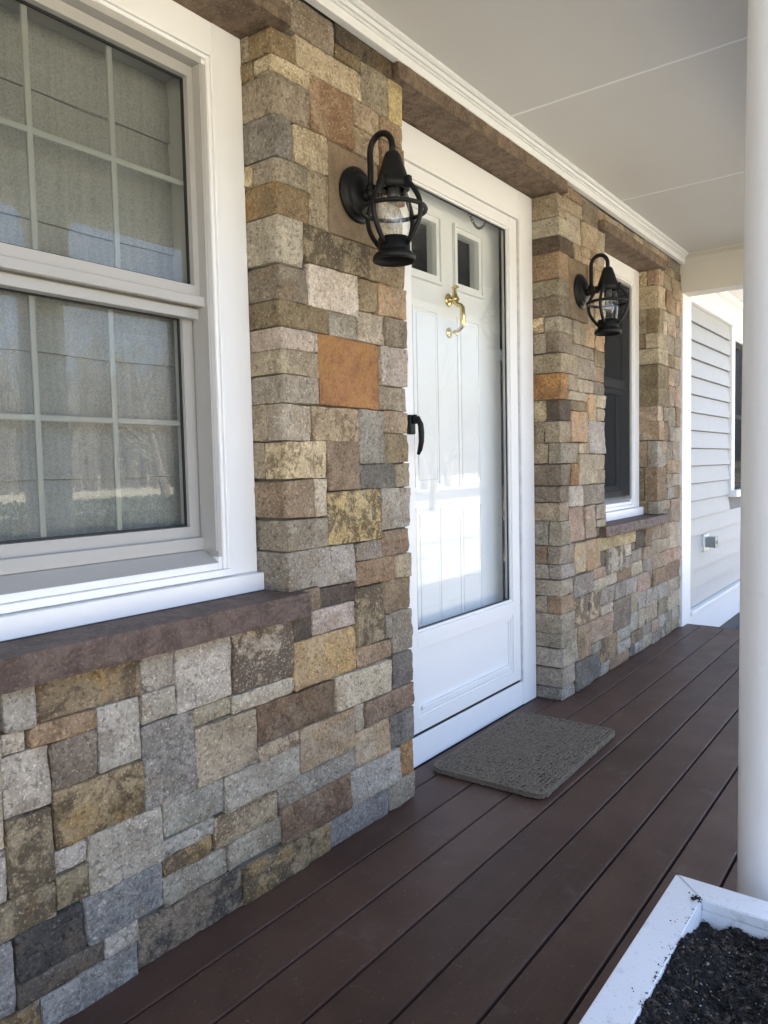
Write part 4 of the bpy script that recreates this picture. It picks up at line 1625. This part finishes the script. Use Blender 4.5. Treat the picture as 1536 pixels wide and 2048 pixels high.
def soil_mat(name, c1, c2, white=0.0):
    mt, nt, bs = new_mat(name)
    v = obj_vec(nt, rnd=False)
    c = mixc(nt, ramp(nt, noise_(nt, v, 60, 6, .7), .35, .65), c1, c2)
    if white: c = mixc(nt, math_(nt, 'MULTIPLY', ramp(nt, noise_(nt, v, 240, 2), .70, .75), white), c, (.42, .40, .37))
    nt.links.new(c, bs.inputs['Base Color'])
    bs.inputs['Roughness'].default_value = .95
    bump(nt, bs, noise_(nt, v, 150, 5, .7), .9, .006)
    return mt
SOIL = soil_mat('potting_soil', (.006, .005, .0045), (.022, .017, .014), .35)
CHIP = [soil_mat('bark_dark', (.008, .007, .006), (.026, .020, .016)), soil_mat('bark_brown', (.05, .036, .026), (.12, .09, .065)), soil_mat('perlite', (.30, .29, .27), (.55, .53, .50))]
sg = bmesh.new()
nx_, ny_ = 60, 110
gv = {}
def soil_h(x, y):
    h = .268+.014*nz(x*9, y*9, 3)+.012*nz(x*28, y*28, 5)+.007*nz(x*70, y*70, 9)
    # heaped up against the house-side board near the camera, hollow near the far board
    h += .022*math.exp(-((x-i0)/.05)**2)*max(0, min(1, (1.36-y)/.10))
    h -= .010*max(0, (y-1.30)/.12)
    return h
for a in range(nx_+1):
    for b in range(ny_+1):
        x = i0-.0+(i1-i0)*a/nx_; y = j0+(j1-j0)*b/ny_
        gv[a, b] = sg.verts.new((x, y, soil_h(x, y)))
for a in range(nx_):
    for b in range(ny_):
        sg.faces.new((gv[a, b], gv[a+1, b], gv[a+1, b+1], gv[a, b+1]))
so = tag(obj('potting_soil', sg, SOIL), 'dark potting soil heaped in the white planter box', 'soil', kind='stuff')
cv, cf, cm = [], [], []
rr = random.Random(8)
def chip(x, y, z, s, mi, flat=.5, el=1.6):
    b0 = len(cv)
    rot = Matrix.Rotation(rr.uniform(0, 6.3), 3, 'Z') @ Matrix.Rotation(rr.uniform(-.7, .7), 3, 'X') @ Matrix.Rotation(rr.uniform(-.7, .7), 3, 'Y')
    for p in ((1, 0, 0), (-1, 0, 0), (0, 1, 0), (0, -1, 0), (0, 0, 1), (0, 0, -1)):
        q = Vector((p[0]*s*el, p[1]*s, p[2]*s*flat))*rr.uniform(.7, 1.2)
        q = rot @ q
        cv.append((x+q.x, y+q.y, z+q.z))
    for f in ((0, 2, 4), (2, 1, 4), (1, 3, 4), (3, 0, 4), (2, 0, 5), (1, 2, 5), (3, 1, 5), (0, 3, 5)):
        cf.append(tuple(b0+i for i in f)); cm.append(mi)
for k in range(15000):
    x = rr.uniform(i0+.002, i1-.002); y = rr.uniform(.85, j1-.002)
    q = rr.random()
    mi = 0 if q < .84 else (1 if q < .955 else 2)
    s = rr.uniform(.0014, .0042) if mi == 0 else (rr.uniform(.0014, .0045) if mi == 1 else rr.uniform(.0008, .0021))
    chip(x, y, soil_h(x, y)+rr.uniform(0, .004), s, mi, rr.uniform(.4, .9) if mi != 1 else .3, rr.uniform(1, 1.8) if mi != 1 else rr.uniform(1.5, 3))
for k in range(70):                                    # crumbs spilt on the rim
    y = rr.uniform(.9, 1.44); t_ = rr.random()**2.2
    edge = 1 if rr.random() < .75 else 0
    x = i0-.002-t_*.030
    if abs(y-1.29) > .06 and rr.random() < .8: x = i0-.001-.004*rr.random()
    chip(x, y, PH+.0006, rr.uniform(.0005, .0017), 0)
for k in range(30):
    chip(i0-.006+rr.uniform(-.012, .008), j1-.004+rr.uniform(-.014, .006), PH+.001+rr.uniform(0, .003), rr.uniform(.001, .003), 0)
me = bpy.data.meshes.new('soil_chips')
me.from_pydata(cv, [], cf)
for mt in CHIP: me.materials.append(mt)
me.polygons.foreach_set('material_index', cm)
ch = obj('soil_chips', me, None, so)
ch['kind'] = 'stuff'

# ------------------------------------------------------------------ bare trees across the road (seen mirrored in the glass)
BARK = simple('bark', (.13, .11, .095), .95)
def tree_meshes(seed, H):
    rr = random.Random(seed)
    tb, cb = bmesh.new(), bmesh.new()
    def branch(p, d, L, r, lev):
        n = 5 if lev < 2 else 3
        pts, rs = [p.copy()], [r]
        q = p.copy(); dd = d.copy()
        for k in range(n):
            dd = (dd+Vector((rr.uniform(-.18, .18), rr.uniform(-.18, .18), rr.uniform(-.05, .14)))).normalized()
            q = q+dd*(L/n); pts.append(q.copy()); rs.append(r*(1-.62*(k+1)/n))
        tube(tb if lev == 0 else cb, pts, rs, 7 if lev < 2 else 4, False)
        if lev >= 4: return
        nb = (7, 5, 4, 4)[lev]
        for k in range(nb):
            f = rr.uniform(.35, 1.0) if lev else rr.uniform(.3, 1.0)
            i = min(n-1, int(f*n)); s = f*n-i
            bp = pts[i].lerp(pts[i+1], s); br = rs[i]+(rs[i+1]-rs[i])*s
            az = rr.uniform(0, 6.283); tl = rr.uniform(.5, 1.0)
            a = dd.orthogonal().normalized(); b = dd.cross(a)
            nd_ = (dd*math.cos(tl)+(a*math.cos(az)+b*math.sin(az))*math.sin(tl)).normalized()
            branch(bp, nd_, L*rr.uniform(.45, .68), br*.62, lev+1)
    branch(Vector((0, 0, 0)), Vector((0, 0, 1)), H*.55, H*.022, 0)
    out = []
    for nme, b in (('trunk', tb), ('crown', cb)):
        me = bpy.data.meshes.new(nme); b.to_mesh(me); b.free(); me.materials.append(BARK); out.append(me)
    return out
tm = [tree_meshes(2, 11.0), tree_meshes(9, 9.0)]
spots = [(26, 41, 0, 1.15, 'tall bare tree mirrored in the storm door glass left of the knocker'), (31, 52, 1, 1.4, 'bare tree behind the others in the door reflection'), (12.5, 21.5, 1, .7, 'slim bare tree on the near lawn mirrored in the door glass'),
         (29, 58, 0, 1.2, 'bare tree mirrored in the narrow strip beside the door edge'), (29, 17.5, 1, 1.2, 'bare tree mirrored in the near window'), (34, 55, 0, 1.5, 'largest bare tree across the road in the door reflection'), (27, 21.5, 0, 1.0, 'second bare tree mirrored in the near window'), (40, 74, 1, 1.6, 'farthest bare tree along the road in the door reflection'), (28, 47, 1, 1.25, 'bare roadside tree between two larger ones in the door reflection')]
for x, y, k, s, lb in spots:
    t = thing('bare_tree', lb, 'tree', (x, y, GZ), 'bare trees across the lawn')
    t.scale = (s, s, s); t.rotation_euler[2] = x*1.7+y
    obj('trunk', tm[k][0], None, t); obj('crown', tm[k][1], None, t)
# distant wood behind the road
wood = bmesh.new()
rr = random.Random(21)
for k in range(1500):
    x = rr.uniform(55, 95); y = rr.uniform(-30, 190); h = rr.uniform(7, 15)
    a = rr.uniform(0, 6.28)
    tube(wood, [(x, y, GZ), (x+rr.uniform(-.6, .6), y+rr.uniform(-.6, .6), GZ+h*.6), (x+rr.uniform(-1.5, 1.5), y+rr.uniform(-1.5, 1.5), GZ+h)], [.22, .14, .03], 4, False)
    for q in range(5):
        z0 = rr.uniform(.35, .85)*h
        tube(wood, [(x, y, GZ+z0), (x+rr.uniform(-2.5, 2.5), y+rr.uniform(-2.5, 2.5), GZ+z0+rr.uniform(1, 3))], [.10, .02], 3, False)
tag(obj('distant_wood', wood, BARK), 'grey leafless wood on the horizon, mirrored in the glass', 'wood', kind='stuff')

# clipped evergreen hedge on the lawn, mirrored in the near window
hg = thing('hedge', 'clipped dark evergreen hedge mirrored low in the near window', 'hedge', (5.6, 4.6, GZ))
HV, HF = [], []
rr = random.Random(31)
for k in range(9000):
    y = rr.uniform(-1.9, 1.9); x = rr.uniform(-.38, .38); z = rr.uniform(.05, 1.25)
    if rr.random() < .75:
        q = rr.randrange(3)
        if q == 0: x = -.38+rr.uniform(-.03, .03)
        elif q == 1: z = 1.25+rr.uniform(-.05, .05)
        else: x = .38+rr.uniform(-.03, .03)
    d = Vector((rr.gauss(0, 1), rr.gauss(0, 1), rr.gauss(0, 1))).normalized()
    u = d.orthogonal().normalized(); w_ = d.cross(u)
    b0 = len(HV); sz = rr.uniform(.018, .035)
    for p in (u*sz*1.6, w_*sz*.6, -u*sz*1.6, -w_*sz*.6): HV.append((x+p.x, y+p.y, z+p.z))
    HF.append((b0, b0+1, b0+2, b0+3))
me = bpy.data.meshes.new('foliage'); me.from_pydata(HV, [], HF)
LEAF = simple('evergreen_leaf', (.035, .055, .025), .6)
obj('foliage', me, LEAF, hg)
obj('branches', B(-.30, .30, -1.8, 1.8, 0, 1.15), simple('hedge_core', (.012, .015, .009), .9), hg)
